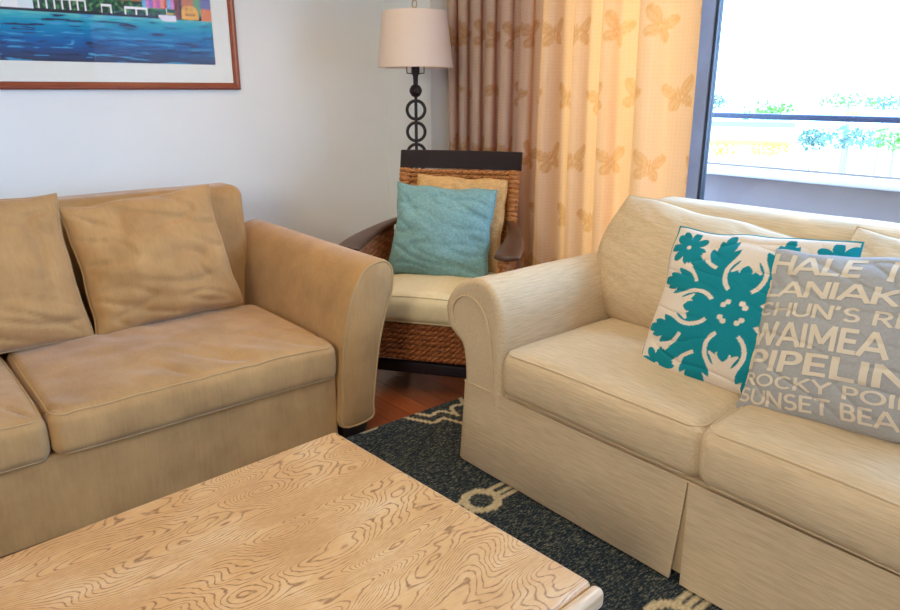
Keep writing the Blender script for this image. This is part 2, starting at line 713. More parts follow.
# ------------------------------------------------------------------ pillows
class Pillow:
    """a stuffed cushion: width along X, height along Z, its front facing -Y, resting with its lower edge at z = 0"""
    def __init__(self, w, h, t, n=40, pinch=0.05, seed=0, wrinkle=0.006, power=0.42, sag=0.15, flare=0.0, belly=0.0):
        self.__dict__.update(w=w, h=h, t=t, n=n, pinch=pinch, seed=seed, wrinkle=wrinkle, power=power, sag=sag, flare=flare, belly=belly)

    def point(self, u, v, side=-1, lift=0.0):
        w, h = self.w, self.h
        eu, ev = 1 - u * u, 1 - v * v
        x = 0.5 * w * u * (1 - self.pinch * ev)
        z = 0.5 * h * v * (1 - self.pinch * eu)
        if u < 0:
            x += self.flare * u * (v + 1) / 2 + self.belly * u * (1 - v * v)
        s = self.seed
        # wavy seam
        x += 0.012 * nz(v * 2.2 + s, u * 0.7, 3.1) * abs(u)
        z += 0.012 * nz(u * 2.2 + s, v * 0.7, 8.7) * abs(v)
        e = max(eu * ev, 0.0)
        th = 0.5 * self.t * (e ** self.power) * (1 - self.sag * v)
        m = min(1.0, 4 * e) * (1 if e > 0 else 0)
        wr = self.wrinkle * m * (0.8 * nz(u * 1.3 + s, v * 2.4 + s, side) + 0.25 * nz(u * 4 + s * 2, v * 3.5, side * 2))
        rg = 1 - abs(nz(u * 1.1 + s * 1.7, v * 3.4 + u * 0.9 + s, side * 3))
        wr -= self.wrinkle * 1.0 * m * (rg ** 14) * (1 - e) ** 0.5
        y = side * (max(th + wr, 0.002 if e > 0 else 0) + (lift if e > 0 else 0))
        return Vector((x, y, z + h / 2))

    def mesh(self, fn=None):
        n = self.n
        ts = [-1 + 2 * i / n for i in range(n + 1)]
        ts = [math.copysign(1 - (1 - abs(t)) ** 1.25, t) for t in ts]
        verts, faces, uv = [], [], []
        idf, idb = {}, {}
        for j, v in enumerate(ts):
            for i, u in enumerate(ts):
                idf[i, j] = len(verts)
                verts.append(self.point(u, v, -1))
                uv.append((u, v, -1))
        for j, v in enumerate(ts):
            for i, u in enumerate(ts):
                if i in (0, n) or j in (0, n):
                    idb[i, j] = idf[i, j]
                else:
                    idb[i, j] = len(verts)
                    verts.append(self.point(u, v, 1))
                    uv.append((u, v, 1))
        for j in range(n):
            for i in range(n):
                faces.append((idf[i, j], idf[i + 1, j], idf[i + 1, j + 1], idf[i, j + 1]))
                faces.append((idb[i, j], idb[i, j + 1], idb[i + 1, j + 1], idb[i + 1, j]))
        return verts, faces, np.array(uv)

    def rim(self, n=24):
        out = []
        for k in range(n):
            out.append(self.point(-1 + 2 * k / n, -1))
        for k in range(n):
            out.append(self.point(1, -1 + 2 * k / n))
        for k in range(n):
            out.append(self.point(1 - 2 * k / n, 1))
        for k in range(n):
            out.append(self.point(-1, 1 - 2 * k / n))
        return out


def place(o, bottom, yaw, lean, roll=0.0):
    """bottom-edge centre at a point, facing yaw (0 = facing -Y), leaning back by lean, tilted in its own plane by roll"""
    o.matrix_world = (Matrix.Translation(bottom) @ Matrix.Rotation(yaw, 4, 'Z') @ Matrix.Rotation(-lean, 4, 'X') @ Matrix.Rotation(roll, 4, 'Y'))
    return o


# ------------------------------------------------------------------ room shell
XW, YW, ZC = 2.88, 3.75, 2.5
X0, Y0 = -3.0, -4.2


def struct(name, mb, mat, smooth=False):
    return tag(mb.build(name, mat, None, smooth), kind='structure')


struct('floor', MB().box((X0 - .1, Y0 - .1, -0.1), (XW + 0.12, YW + .1, 0)), M['floor'])
struct('ceiling', MB().box((X0 - .1, Y0 - .1, ZC), (XW + 0.12, YW + .1, ZC + .1)), M['ceiling'])
struct('wall_back', MB().box((X0, YW, 0), (XW + 0.12, YW + .1, ZC)), M['wall'])
struct('wall_left', MB().box((X0 - .1, Y0, 0), (X0, YW + .1, ZC)), M['ceiling'])
struct('wall_front', MB().box((X0 - .1, Y0 - .1, 0), (XW + .12, Y0, ZC)), M['ceiling'])
wr = MB()
wr.box((2.645, 3.31, 0), (XW + 0.12, YW, ZC))             # pier in the corner
wr.box((XW - 0.02, 2.60, 0), (XW + 0.12, 3.31, ZC))       # solid wall behind the gathered curtain
wr.box((XW - 0.02, -3.9, 2.36), (XW + 0.12, 2.60, ZC))    # header
wr.box((XW - 0.02, Y0, 0), (XW + 0.12, -3.9, ZC))
struct('wall_right', wr, M['wall'])
struct('baseboard_back', MB().box((X0, YW - 0.015, 0), (2.645, YW, 0.09)), M['white_trim'])
struct('baseboard_right', MB().box((2.63, 3.295, 0), (2.645, YW - 0.015, 0.09)), M['white_trim'])

# sliding glass door: frame with stiles, and one pane each side of the meeting stile
win = empty('window_1')
tag(win, kind='structure')
fr = MB()
fr.box((XW + 0.0, -3.9, 0.0), (XW + 0.10, 2.6, 0.045))
fr.box((XW + 0.0, -3.9, 2.31), (XW + 0.10, 2.6, 2.36))
fr.box((XW + 0.0, 2.555, 0.045), (XW + 0.10, 2.6, 2.31))
fr.box((XW + 0.0, -3.9, 0.045), (XW + 0.10, -3.855, 2.31))
tag(fr.build('window_frame', M['alu'], win, False), kind='structure')
st = MB()
st.rbox((XW + 0.03, 1.752, 1.178), (0.05, 0.066, 2.265), 0.006, (1, 1, 1), es=2)
tag(st.build('meeting_stile', M['alu'], win), kind='structure')
gk = MB().box((XW + 0.012, 1.706, 0.045), (XW + 0.048, 1.7185, 2.31))
tag(gk.build('stile_gasket', M['gasket'], win, False), kind='structure')
tag(MB().box((XW + 0.027, -3.855, 0.045), (XW + 0.033, 1.706, 2.31)).build('pane', M['glass'], win, False), kind='structure')
tag(MB().box((XW + 0.066, 1.70, 0.045), (XW + 0.072, 2.555, 2.31)).build('pane', M['glass'], win, False), kind='structure')

# ------------------------------------------------------------------ balcony and the view
struct('balcony_floor', MB().box((XW + 0.12, -4.2, -0.15), (4.42, 4.2, -0.02)), M['parapet'])
tag(bpy.data.objects['balcony_floor'], kind='structure')
struct('balcony_parapet', MB().box((4.24, -4.2, -0.02), (4.38, 4.2, 0.84)), M['parapet'])
cap = MB()
cap.rbox((4.30, 0.0, 0.86), (0.24, 8.4, 0.04), 0.012, (1, 1, 1), es=2)
tag(cap.build('parapet_cap', M['parapet_cap']), kind='structure')
struct('trim_1', MB().box((4.39, -4.2, 0.88), (4.415, 4.2, 0.892)), M['trunk'])
rail = empty('balcony_railing', (4.30, 0.85, 0.88), 0, 'dark navy metal handrail running above the white balcony parapet', 'railing')
MB().rbox((0, 0, 0.318), (0.05, 6.6, 0.034), 0.008, (1, 1, 1), es=2).build('handrail', M['rail'], rail)
for y in (-3.2, -0.9, 2.35, 3.25):
    MB().box((-0.015, y - 0.015, 0.0), (0.015, y + 0.015, 0.305)).build('railing_post', M['rail'], rail, False)

struct('far_ground', MB().box((20, -300, -14.2), (420, 420, -14)), M['far_ground'])


def ground_pt(px, dist):
    """world point straight below a direction px pixels right of the view centre"""
    a = YAW - math.atan(px / 742.0)
    return Vector((dist * math.cos(a), dist * math.sin(a), 0))


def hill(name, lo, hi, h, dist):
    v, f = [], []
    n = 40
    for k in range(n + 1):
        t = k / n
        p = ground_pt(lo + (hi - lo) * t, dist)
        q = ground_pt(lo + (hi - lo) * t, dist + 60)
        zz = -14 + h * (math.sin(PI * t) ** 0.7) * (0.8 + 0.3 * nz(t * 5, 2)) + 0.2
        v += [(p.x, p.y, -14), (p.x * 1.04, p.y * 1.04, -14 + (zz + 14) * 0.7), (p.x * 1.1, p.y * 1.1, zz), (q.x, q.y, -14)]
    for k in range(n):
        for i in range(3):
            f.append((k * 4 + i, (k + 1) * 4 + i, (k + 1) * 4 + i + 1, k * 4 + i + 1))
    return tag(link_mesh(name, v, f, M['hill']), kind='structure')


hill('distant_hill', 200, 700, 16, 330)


def tree(px, dist, top, width, crown_h, mat, label, seed):
    p = ground_pt(px, dist)
    t = empty('tree', (p.x, p.y, -14), 0, label, 'tree', 'trees beyond the balcony')
    zc = top + 14 - crown_h / 2
    rnd = random.Random(seed)
    mb = MB()
    for k in range(260):
        a, b, r = rnd.uniform(0, 2 * PI), rnd.uniform(-1, 1), rnd.random() ** 0.4
        c = Vector((math.cos(a) * math.sqrt(1 - b * b) * width / 2 * r, math.sin(a) * math.sqrt(1 - b * b) * width / 2 * r, zc + b * crown_h / 2 * r))
        s = crown_h * rnd.uniform(0.05, 0.13)
        ic = [Vector((rnd.gauss(0, 1), rnd.gauss(0, 1), rnd.gauss(0, 1))).normalized() * s for _ in range(6)]
        mb.add([c + q for q in ic], [(0, 1, 2), (1, 2, 3), (2, 3, 4), (3, 4, 5), (0, 2, 4), (1, 3, 5)])
    mb.build('crown', mat, t, False)
    MB().tube([(0, 0, 0), (0.1, 0, zc * 0.5), (0, 0.1, zc)], [width * .04, width * .03, width * .015], 8).build('trunk', M['trunk'], t)


def sx_z(y, dist):
    return H - dist * math.tan(PITCH + math.atan((y - 305) / 710.0))


for (px, y, dist, w, hgt, mat, lab, sd) in (
    (263, 93, 150, 6, 3.0, 'leaf_blue', 'bluish tree nearest the dark window stile, far beyond the balcony', 1),
    (322, 100, 130, 9, 4, 'leaf', 'low green tree standing left of the middle of the view, above the handrail', 2),
    (402, 92, 122, 9, 2.4, 'leaf', 'broad green treetop highest in the view, above the handrail', 3),
    (438, 94, 145, 6, 2.6, 'leaf_blue', 'small bluish treetop at right of the broad green one, above the handrail', 4),
    (405, 107, 108, 6, 1.8, 'leaf_yellow', 'yellow-green bush just above the handrail, under the broad treetop', 5),
    (370, 124, 96, 4, 2.6, 'leaf_blue', 'narrow bluish tree below the handrail, beside the long pale building', 6),
    (408, 122, 86, 6, 2.4, 'leaf_blue', 'wide bluish tree below the handrail, right of the narrow one', 7),
    (455, 122, 98, 7, 2.6, 'leaf', 'green tree below the handrail at the right edge of the view', 8),
    (278, 139, 76, 4, 1.4, 'leaf_yellow', 'yellow-green shrub at the left front of the pale building', 9),
    (326, 138, 76, 4, 1.4, 'leaf_yellow', 'yellow-green shrub at the right front of the pale building', 10),
):
    tree(px, dist, sx_z(y, dist), w, hgt, M[mat], lab, sd)

bp = ground_pt(300, 84)
bl = empty('building', (bp.x, bp.y, -14), YAW - math.atan(300 / 742.0) - PI / 2, 'long pale building with blue roof and orange band far beyond the balcony', 'building')
bt = sx_z(124, 84) + 14
MB().box((-4.5, 0, 0), (4.5, 5, bt)).build('wall', M['far_wall'], bl, False)
MB().box((-4.8, -0.3, bt), (4.8, 5.3, bt + 0.5)).build('roof', M['far_roof'], bl, False)
MB().box((-4.5, -0.4, bt - 1.9), (4.5, 0.0, bt - 1.4)).build('awning', M['far_orange'], bl, False)

# ------------------------------------------------------------------ curtain
CX = 2.765


def butterfly(x, y):
    """mask of a butterfly about 2 units wide centred at 0"""
    ax = np.abs(x)

    def ell(cx, cy, rx, ry, ang):
        c, s = math.cos(ang), math.sin(ang)
        dx, dy = ax - cx, y - cy
        return ((dx * c + dy * s) / rx) ** 2 + ((-dx * s + dy * c) / ry) ** 2
    up = ell(0.52, 0.36, 0.56, 0.30, 0.75)
    lowr = ell(0.36, -0.36, 0.36, 0.28, -0.9)
    body = (ax / 0.05) ** 2 + (y / 0.5) ** 2
    d = np.minimum(np.minimum(up, lowr), body)
    m = 1 - sstep(d, 0.85, 1.1)
    rim = sstep(np.minimum(up, lowr), 0.55, 0.75)
    vein = 0.5 + 0.5 * np.sin(np.arctan2(y, ax + 0.05) * 13)
    return m * (0.62 + 0.38 * np.maximum(rim, (vein > 0.75)))


def make_curtain():
    # folds: pleats (position y, depth); tight at the gathered end, looser over the glass
    ys = np.linspace(3.285, 1.712, 420)
    ph = np.zeros_like(ys)
    lam = np.interp(ys, [1.7, 2.45, 2.62, 3.3], [0.235, 0.21, 0.125, 0.105])
    amp = np.interp(ys, [1.7, 2.4, 2.62, 3.3], [0.034, 0.042, 0.058, 0.052])
    jit = np.array([nz(float(y) * 3.1, 4.4) for y in ys])
    lam = lam * (1 + 0.55 * jit)
    amp = amp * (1 + 0.5 * np.array([nz(float(y) * 4.3, 9.1) for y in ys]))
    ov = np.interp(ys, [1.7, 2.4, 2.62, 3.3], [0.006, 0.010, 0.026, 0.024])
    for i in range(1, len(ys)):
        ph[i] = ph[i - 1] + 2 * PI * (ys[i - 1] - ys[i]) / lam[i]
    zs = np.linspace(0.015, 2.42, 260)
    verts, pat_u = [], []
    x0 = amp * np.sin(ph) + 0.25 * amp * np.sin(2 * ph + 0.8)
    ln = np.concatenate([[0], np.cumsum(np.hypot(np.diff(ys), np.diff(x0)))])
    U, Z = np.meshgrid(ln, zs)
    verts = []
    for j, z in enumerate(zs):
        k = 0.85 + 0.25 * (1 - z / 2.42)
        for i, y in enumerate(ys):
            xx = CX + k * amp[i] * math.sin(ph[i] + 0.25 * math.sin(z * 1.3 + y * 3)) + 0.25 * amp[i] * math.sin(2 * ph[i] + 0.8 + z)
            verts.append((xx, y + ov[i] * math.sin(2 * ph[i] + 0.6) * min(1, (3.285 - y) * 12, (y - 1.712) * 12) + 0.008 * math.sin(z * 2 + y * 5), z))
    n = len(ys)
    faces = [(j * n + i, j * n + i + 1, (j + 1) * n + i + 1, (j + 1) * n + i) for j in range(len(zs) - 1) for i in range(n - 1)]
    o = link_mesh('curtain', verts, faces, M['curtain'])
    # butterflies printed over the flat cloth in staggered rows
    pat = np.zeros_like(U)
    SX, SY = 0.27, 0.45
    r = random.Random(3)
    for cj in range(-1, 8):
        for ci in range(-1, int(ln[-1] / SX) + 2):
            cxx = ci * SX + (SX / 2 if cj % 2 else 0) + 0.05 + r.uniform(-.02, .02)
            cyy = cj * SY * 0.5 * 1.32 + 0.13 + r.uniform(-.015, .015)
            a = r.choice((-0.35, 0.3, 0.1, -0.15))
            s = 0.084
            dx, dy = (U - cxx) / s, (Z - cyy) / s
            box = (np.abs(dx) < 1.6) & (np.abs(dy) < 1.6)
            if not box.any():
                continue
            c_, s_ = math.cos(a), math.sin(a)
            pat[box] = np.maximum(pat[box], butterfly(dx[box] * c_ + dy[box] * s_, -dx[box] * s_ + dy[box] * c_))
    set_attr(o, 'pattern', pat.ravel())
    uvl = o.data.uv_layers.new(name='UVMap')
    li = np.zeros(len(o.data.loops), dtype=np.int32)
    o.data.loops.foreach_get('vertex_index', li)
    uvs = np.stack([U.ravel()[li], Z.ravel()[li]], 1)
    uvl.data.foreach_set('uv', uvs.ravel().astype(np.float32))
    return tag(o, 'beige pleated curtain printed with golden butterflies, glowing orange over the glass door', 'curtain')


make_curtain()


# ------------------------------------------------------------------ rug
def make_rug():
    rx0, rx1, ry0, ry1 = -1.55, 2.60, -0.90, 2.245
    st = 0.009
    xs = np.arange(rx0, rx1 + 1e-6, st)
    ys = np.arange(ry0, ry1 + 1e-6, st)
    X, Y = np.meshgrid(xs, ys)
    n, m = len(xs), len(ys)
    v = np.stack([X.ravel(), Y.ravel(), np.full(X.size, 0.011)], 1).tolist()
    f = [(j * n + i, j * n + i + 1, (j + 1) * n + i + 1, (j + 1) * n + i) for j in range(m - 1) for i in range(n - 1)]
    # skirt down to the floor
    per = [i for i in range(n)] + [j * n + n - 1 for j in range(1, m)] + [(m - 1) * n + i for i in range(n - 2, -1, -1)] + [j * n for j in range(m - 2, 0, -1)]
    k0 = len(v)
    for p in per:
        v.append([v[p][0], v[p][1], 0.0])
    for k in range(len(per)):
        k2 = (k + 1) % len(per)
        f.append((per[k], k0 + k, k0 + k2, per[k2]))
    o = link_mesh('area_rug', v, f, M['rug'], None, False)
    # ogee trellis with rings
    PX, PY = 0.74, 0.74
    dx = np.abs((X - 1.450 + PX / 2 * 0 + PX * 50.5) % PX - PX / 2) if False else None
    ux = (X - 1.450 + PX / 2 + 100 * PX) % PX - PX / 2
    uy = (Y - 1.556 + PY / 2 + 100 * PY) % PY - PY / 2
    ax, ay = np.abs(ux), np.abs(uy)

    def seg(px, py, x0, y0, x1, y1):
        vx, vy = x1 - x0, y1 - y0
        t = np.clip(((px - x0) * vx + (py - y0) * vy) / (vx * vx + vy * vy), 0, 1)
        return np.hypot(px - x0 - t * vx, py - y0 - t * vy)
    pl = [(0.05, 0), (0.19, 0), (0.222, 0.074), (0.258, 0.147), (0.324, 0.133), (0.357, 0.231), (0.37, 0.37)]
    d = np.full(X.shape, 9.0)
    for p, q in zip(pl[:-1], pl[1:]):
        d = np.minimum(d, seg(ax, ay, p[0], p[1], q[0], q[1]))
    line = ((d > 0.019) & (d < 0.037)) | ((d < 0.008) & (ax < 0.17))
    r = np.hypot(ux, uy * 1.05)
    ring = (r > 0.043) & (r < 0.075)
    pat = ((line & (r > 0.06)) | ring) & ~(r < 0.043)
    wob = np.random.RandomState(1).rand(*X.shape) * 0.15
    pat = pat.astype(np.float32) * (1 - wob)
    set_attr(o, 'pattern', np.concatenate([pat.ravel(), np.zeros(len(per), np.float32)]))
    return tag(o, 'dark navy woven rug with cream ring and trellis lines lying on the wood floor', 'rug')


make_rug()


# ------------------------------------------------------------------ sofas' cushions
def box_cushion(w, d, t, r, crown, seed, wrinkle=0.004, bulge=0.012, n=(26, 22, 6), front_wr=0.0):
    """deform function for a stuffed seat cushion centred at the origin"""
    def deform(p):
        u, v, s = p.x / (w / 2), p.y / (d / 2), p.z / (t / 2)
        eu, ev = max(0, 1 - u * u), max(0, 1 - v * v)
        q = Vector(p)
        if s > -0.5:
            k = min(1, (s + 0.5))
            q.z += k * crown * (eu * ev) ** 0.5
            q.z += k * wrinkle * (nz(p.x * 7 + seed, p.y * 7, seed) + 0.5 * nz(p.x * 16 + seed, p.y * 9, seed)) * min(1, 3 * eu * ev)
            if front_wr:
                fz = max(0.0, -v - 0.1) * min(1, 4 * (1 - abs(v)) + .1)
                q.z += k * front_wr * 0.35 * fz * nz(p.x * 10 + p.y * 6 + seed, p.y * 3, 2.0)
                rg = 1 - abs(nz(p.x * 6.5 + p.y * 4.5 + seed, p.y * 1.2, 4.0))
                q.z -= k * front_wr * 0.5 * fz * rg ** 12
        es = max(0, 1 - s * s)
        q.y += math.copysign(bulge * es * (eu ** 0.4), v) * (1 if abs(v) > 0.6 else 0) * min(1, (abs(v) - 0.6) / 0.35 if abs(v) > 0.6 else 0)
        q.x += math.copysign(bulge * es * (ev ** 0.4), u) * min(1, max(0, (abs(u) - 0.6) / 0.35))
        q.z += 0.006 * nz(p.x * 2.5 + seed, p.y * 2.5, 5)
        return q
    return deform


def rrect_path(w, d, z, r, n=18, ne=14):
    pts = []
    for (cx, cy, a0) in ((w / 2 - r, d / 2 - r, 0), (-w / 2 + r, d / 2 - r, PI / 2), (-w / 2 + r, -d / 2 + r, PI), (w / 2 - r, -d / 2 + r, 1.5 * PI)):
        for k in range(n + 1):
            a = a0 + PI / 2 * k / n
            pts.append(Vector((cx + r * math.cos(a), cy + r * math.sin(a), z)))
    # densify the straights
    out = []
    for i in range(len(pts)):
        a, b = pts[i], pts[(i + 1) % len(pts)]
        k = max(1, int((b - a).length / 0.02))
        for j in range(k):
            out.append(a.lerp(b, j / k))
    return out


def seat_cushion(parent, c, w, d, t, seed, mat, pipe_mat, crown=0.03, r=0.035, wrinkle=0.004, front_wr=0.0, bulge=0.012, n=(40, 34, 6)):
    df = box_cushion(w, d, t, r, crown, seed, wrinkle, bulge, front_wr=front_wr)
    mb = MB().rbox((0, 0, 0), (w, d, t), r, n, df)
    o = mb.build('seat_cushion', mat, parent)
    o.location = c
    k = r * (1 - 0.7071)
    path = [df(p) for p in rrect_path(w - 2 * k, d - 2 * k, t / 2 - k, r)]
    path = [p + Vector((0, 0, 0.001)) for p in path]
    MB().tube(path, 0.0036, 6, True).build('piping', pipe_mat, o)
    # the seam round the lower edge as well
    path2 = [df(p) for p in rrect_path(w - 2 * k, d - 2 * k, -t / 2 + k, r)]
    MB().tube(path2, 0.0036, 6, True).build('piping', pipe_mat, o)
    return o


def back_pillow(name, parent, w, h, t, loc, lean, yaw, roll, seed, mat, pipe_mat, **kw):
    P = Pillow(w, h, t, 56, seed=seed, **kw)
    v, f, uv = P.mesh()
    o = link_mesh(name, v, f, mat, parent)
    o.matrix_basis = (Matrix.Translation(loc) @ Matrix.Rotation(yaw, 4, 'Z') @ Matrix.Rotation(-lean, 4, 'X') @ Matrix.Rotation(roll, 4, 'Y'))
    MB().tube(P.rim(30), 0.0045, 6, True).build('piping', pipe_mat, o)
    return o


# ------------------------------------------------------------------ tan sofa
def tan_sofa():
    s = empty('sofa', (0.32, 2.80, 0.0), 0, 'tan velvet sofa with flared arms and two loose back cushions against the white wall', 'sofa')
    A = M['tan']
    # front face is y = -0.576 ; rear y = +0.56
    half = 0.985
    base = MB().rbox((0, -0.005, 0.150), (2 * half + 0.02, 1.09, 0.284), 0.012, (24, 10, 4))
    base.build('base', A, s)
    # back
    def bd(p):
        q = Vector(p)
        t = (p.z - 0.25) / 0.68
        q.y += 0.10 * max(0, t) * (1 if p.y < 0.45 else 0.55)
        q.x *= 1 + 0.02 * max(0, t)
        q.z += 0.006 * nz(p.x * 3, p.y, 1)
        return q
    MB().rbox((0, 0.40, 0.585), (2 * 1.075, 0.24, 0.68), 0.055, (30, 4, 12), bd).build('back', A, s)
    # arms: outline seen from the front, drawn along the depth
    prof = [(1.000, 0.066), (1.003, 0.20), (1.007, 0.32), (1.022, 0.433), (1.055, 0.575), (1.085, 0.64), (1.125, 0.693), (1.180, 0.717),
            (1.232, 0.714), (1.262, 0.672), (1.258, 0.59), (1.225, 0.503), (1.192, 0.382), (1.172, 0.27), (1.155, 0.144), (1.142, 0.066)]
    sp = smooth_path([(a, 0, b) for a, b in prof], 4, True)
    sp = [(p.x, p.z) for p in sp]
    for sg in (1, -1):
        rings = []
        for (y, d) in ((-0.576, 0.016), (-0.570, 0.006), (-0.560, 0.0), (-0.4, 0), (-0.2, 0), (0.0, 0), (0.2, 0), (0.4, 0.0), (0.53, 0.0), (0.545, 0.006), (0.55, 0.02)):
            q = inset(sp, d) if d else sp
            rings.append([Vector((sg * (a + 0.006 * nz(y * 3, b * 4, 4)), y, b + 0.012 * max(0, (y + 0.5)) * (b > 0.5))) for a, b in q])
        v, f = loft(rings)
        arm = MB().add(v, f).build('arm', A, s, True, math.radians(60))
        pp = [Vector((sg * a, -0.572, b)) for a, b in inset(sp, 0.006)]
        MB().tube(pp, 0.005, 6, True).build('piping', M['tan_pipe'], arm)
    # seat cushions
    for sg in (-1, 1):
        seat_cushion(s, (sg * 0.498, -0.215, 0.352), 0.985, 0.72, 0.145, 11 + sg * 3, A, M['tan_pipe'], 0.028, 0.034, 0.008, 0.05, n=(90, 66, 6))
    # loose back cushions
    back_pillow('back_cushion', s, 0.60, 0.540, 0.27, (0.615, 0.085, 0.428), 0.36, -0.04, -0.075, 2.0, A, M['tan_pipe'], pinch=0.05, wrinkle=0.030, sag=0.25, power=0.5)
    back_pillow('back_cushion', s, 0.64, 0.575, 0.27, (-0.022, 0.070, 0.428), 0.36, 0.05, -0.01, 9.0, A, M['tan_pipe'], pinch=0.04, wrinkle=0.030, sag=0.2, power=0.5)
    back_pillow('back_cushion', s, 0.62, 0.53, 0.27, (-0.68, 0.10, 0.428), 0.36, 0.0, 0.0, 4.0, A, M['tan_pipe'], pinch=0.05, wrinkle=0.02, power=0.5)
    # feet
    for (x, y) in ((1.07, -0.51), (-1.07, -0.51), (1.07, 0.46), (-1.07, 0.46)):
        sx_ = 1 if x > 0 else -1
        rings = []
        for z, k in ((0.0, 0.75), (0.04, 0.9), (0.085, 1.0)):
            rings.append([Vector((x - 0.0 * sx_ + a * k * 0.062, y + b * k * 0.05, z)) for a, b in ((-1, -1), (1, -1), (1, 1), (-1, 1))])
        v, f = loft(rings)
        MB().add(v, f).build('foot', M['dark_foot'], s, False)
    return s


tan_sofa()


# ------------------------------------------------------------------ cream sofa
def cream_sofa():
    z0 = 0.012
    s = empty('sofa', (2.075, 0.907, z0), -PI / 2, 'cream slub-woven sofa with rolled arms and pleated skirt under the window', 'sofa')
    C, CA, CP = M['cream'], M['cream_arm'], M['cream_pipe']
    # base under the cushions
    MB().rbox((0, 0.0, 0.235), (1.80, 0.93, 0.17), 0.02, (10, 6, 2)).build('base', C, s)
    # back with softly rounded ends
    def bd(p):
        q = Vector(p)
        t = max(0, (p.z - 0.3) / 0.64)
        q.y += 0.06 * t
        u = abs(p.x) / 0.83
        if u > 0.8:
            q.z -= 0.10 * ((u - 0.8) / 0.2) ** 2 * t
        q.z += 0.005 * nz(p.x * 4, p.y, 3)
        return q
    MB().rbox((0, 0.325, 0.615), (1.70, 0.20, 0.64), 0.06, (30, 4, 12), bd).build('back', C, s)
    # rolled arms, outline from the front (x outward)
    prof = [(0.722, 0.13), (0.720, 0.30), (0.718, 0.42), (0.716, 0.53), (0.722, 0.605), (0.745, 0.665), (0.785, 0.704), (0.838, 0.716),
            (0.900, 0.700), (0.960, 0.668), (1.002, 0.615), (1.012, 0.570), (0.995, 0.510), (0.960, 0.480), (0.925, 0.455), (0.910, 0.40), (0.905, 0.30), (0.903, 0.13)]
    sp = [(p.x, p.z) for p in smooth_path([(a, 0, b) for a, b in prof], 4, True)]
    for sg in (1, -1):
        rings = []
        for (y, d) in ((-0.478, 0.040), (-0.482, 0.022), (-0.476, 0.006), (-0.462, 0.0), (-0.3, 0), (-0.1, 0), (0.1, 0), (0.28, 0), (0.40, 0.0), (0.425, 0.01), (0.44, 0.03)):
            q = inset(sp, d) if d else sp
            rings.append([Vector((sg * (a + 0.004 * nz(y * 4, b * 5, 6)), y, b + 0.004 * nz(y * 5, a * 6, 2) - 0.02 * max(0, y) * (b > 0.45))) for a, b in q])
        v, f = loft(rings)
        arm = MB().add(v, f).build('arm', CA, s, True, math.radians(60))
        # gathered scroll on the front of the roll
        scr = [(0.722, 0.315), (0.735, 0.45), (0.758, 0.56), (0.800, 0.625), (0.860, 0.645), (0.915, 0.625), (0.945, 0.580), (0.935, 0.535)]
        pth = [Vector((sg * p.x, -0.482, p.z)) for p in smooth_path([(a + 0.025, 0, b) for a, b in scr], 6)]
        MB().tube(pth, 0.0035, 6).build('piping', CP, arm)
    # seat cushions
    seat_cushion(s, (-0.340, -0.10, 0.402), 0.755, 0.76, 0.165, 21, C, CP, 0.035, 0.04, 0.004, 0.0, 0.016)
    seat_cushion(s, (0.384, -0.108, 0.408), 0.690, 0.775, 0.170, 27, C, CP, 0.045, 0.045, 0.004, 0.0, 0.018)
    # back cushions
    back_pillow('back_cushion', s, 0.72, 0.475, 0.31, (-0.375, 0.105, 0.450), 0.27, 0.0, 0.095, 5.0, C, CP, flare=0.07, belly=0.07, pinch=-0.02, wrinkle=0.009, power=0.42, sag=0.1)
    back_pillow('back_cushion', s, 0.70, 0.475, 0.31, (0.385, 0.105, 0.455), 0.27, 0.0, 0.08, 7.5, C, CP, pinch=0.02, wrinkle=0.009, power=0.42, sag=0.1)
    # skirt: front panels either side of a pleat, and the two sides
    def panel(path, z_top, z_bot, flare, name='skirt_panel'):
        th = 0.006
        v, f = [], []
        n = len(path)
        nz_ = 10
        for layer in (0, 1):
            for j in range(nz_ + 1):
                t = j / nz_
                for i, (x, y, nx, ny) in enumerate(path):
                    k = flare * t ** 1.3 - layer * th + 0.003 * nz(x * 6 + y * 5, t * 1.5, 4) * t
                    xs_ = x + (0.016 * t * (1 if x > 0.016 else -1) * max(0, 1 - abs(x - 0.016) / 0.12) if abs(x) < 0.3 else 0)
                    v.append((xs_ + nx * k, y + ny * k, z_top + (z_bot - z_top) * t))
        N = n * (nz_ + 1)
        for j in range(nz_):
            for i in range(n - 1):
                a = j * n + i
                f.append((a, a + 1, a + n + 1, a + n))
                f.append((N + a, N + a + n, N + a + n + 1, N + a + 1))
        for i in range(n - 1):
            f.append((i, N + i, N + i + 1, i + 1))
            a = nz_ * n + i
            f.append((a, a + 1, N + a + 1, N + a))
        for j in range(nz_):
            for e in (0, n - 1):
                a = j * n + e
                f.append((a, a + n, N + a + n, N + a))
        return MB().add(v, f).build(name, C, s, True, math.radians(60))
    def line(x0, y0, x1, y1, n, nx, ny, slant=0):
        return [(x0 + (x1 - x0) * i / n, y0 + (y1 - y0) * i / n, nx, ny) for i in range(n + 1)]
    corner_l = [(-0.914 + 0.012 * (1 - math.cos(a)), -0.472 - 0.012 * (math.sin(a) - 1) * 0, -math.cos(a), -math.sin(a)) for a in np.linspace(0, PI / 2, 6)]
    zt, zb = 0.318, 0.006
    panel(line(-0.912, 0.45, -0.912, -0.462, 16, -1, 0) + [(-0.909, -0.474, -0.7, -0.7)] + line(-0.900, -0.477, 0.0145, -0.477, 30, 0, -1), zt, zb, 0.018)
    panel(line(0.0175, -0.477, 0.900, -0.477, 30, 0, -1) + [(0.909, -0.474, 0.7, -0.7)] + line(0.912, -0.462, 0.912, 0.45, 16, 1, 0), zt, zb, 0.018)
    MB().box((-0.05, -0.470, 0.02), (0.09, -0.466, 0.30)).build('pleat_backing', M['cream_dark'], s, False)
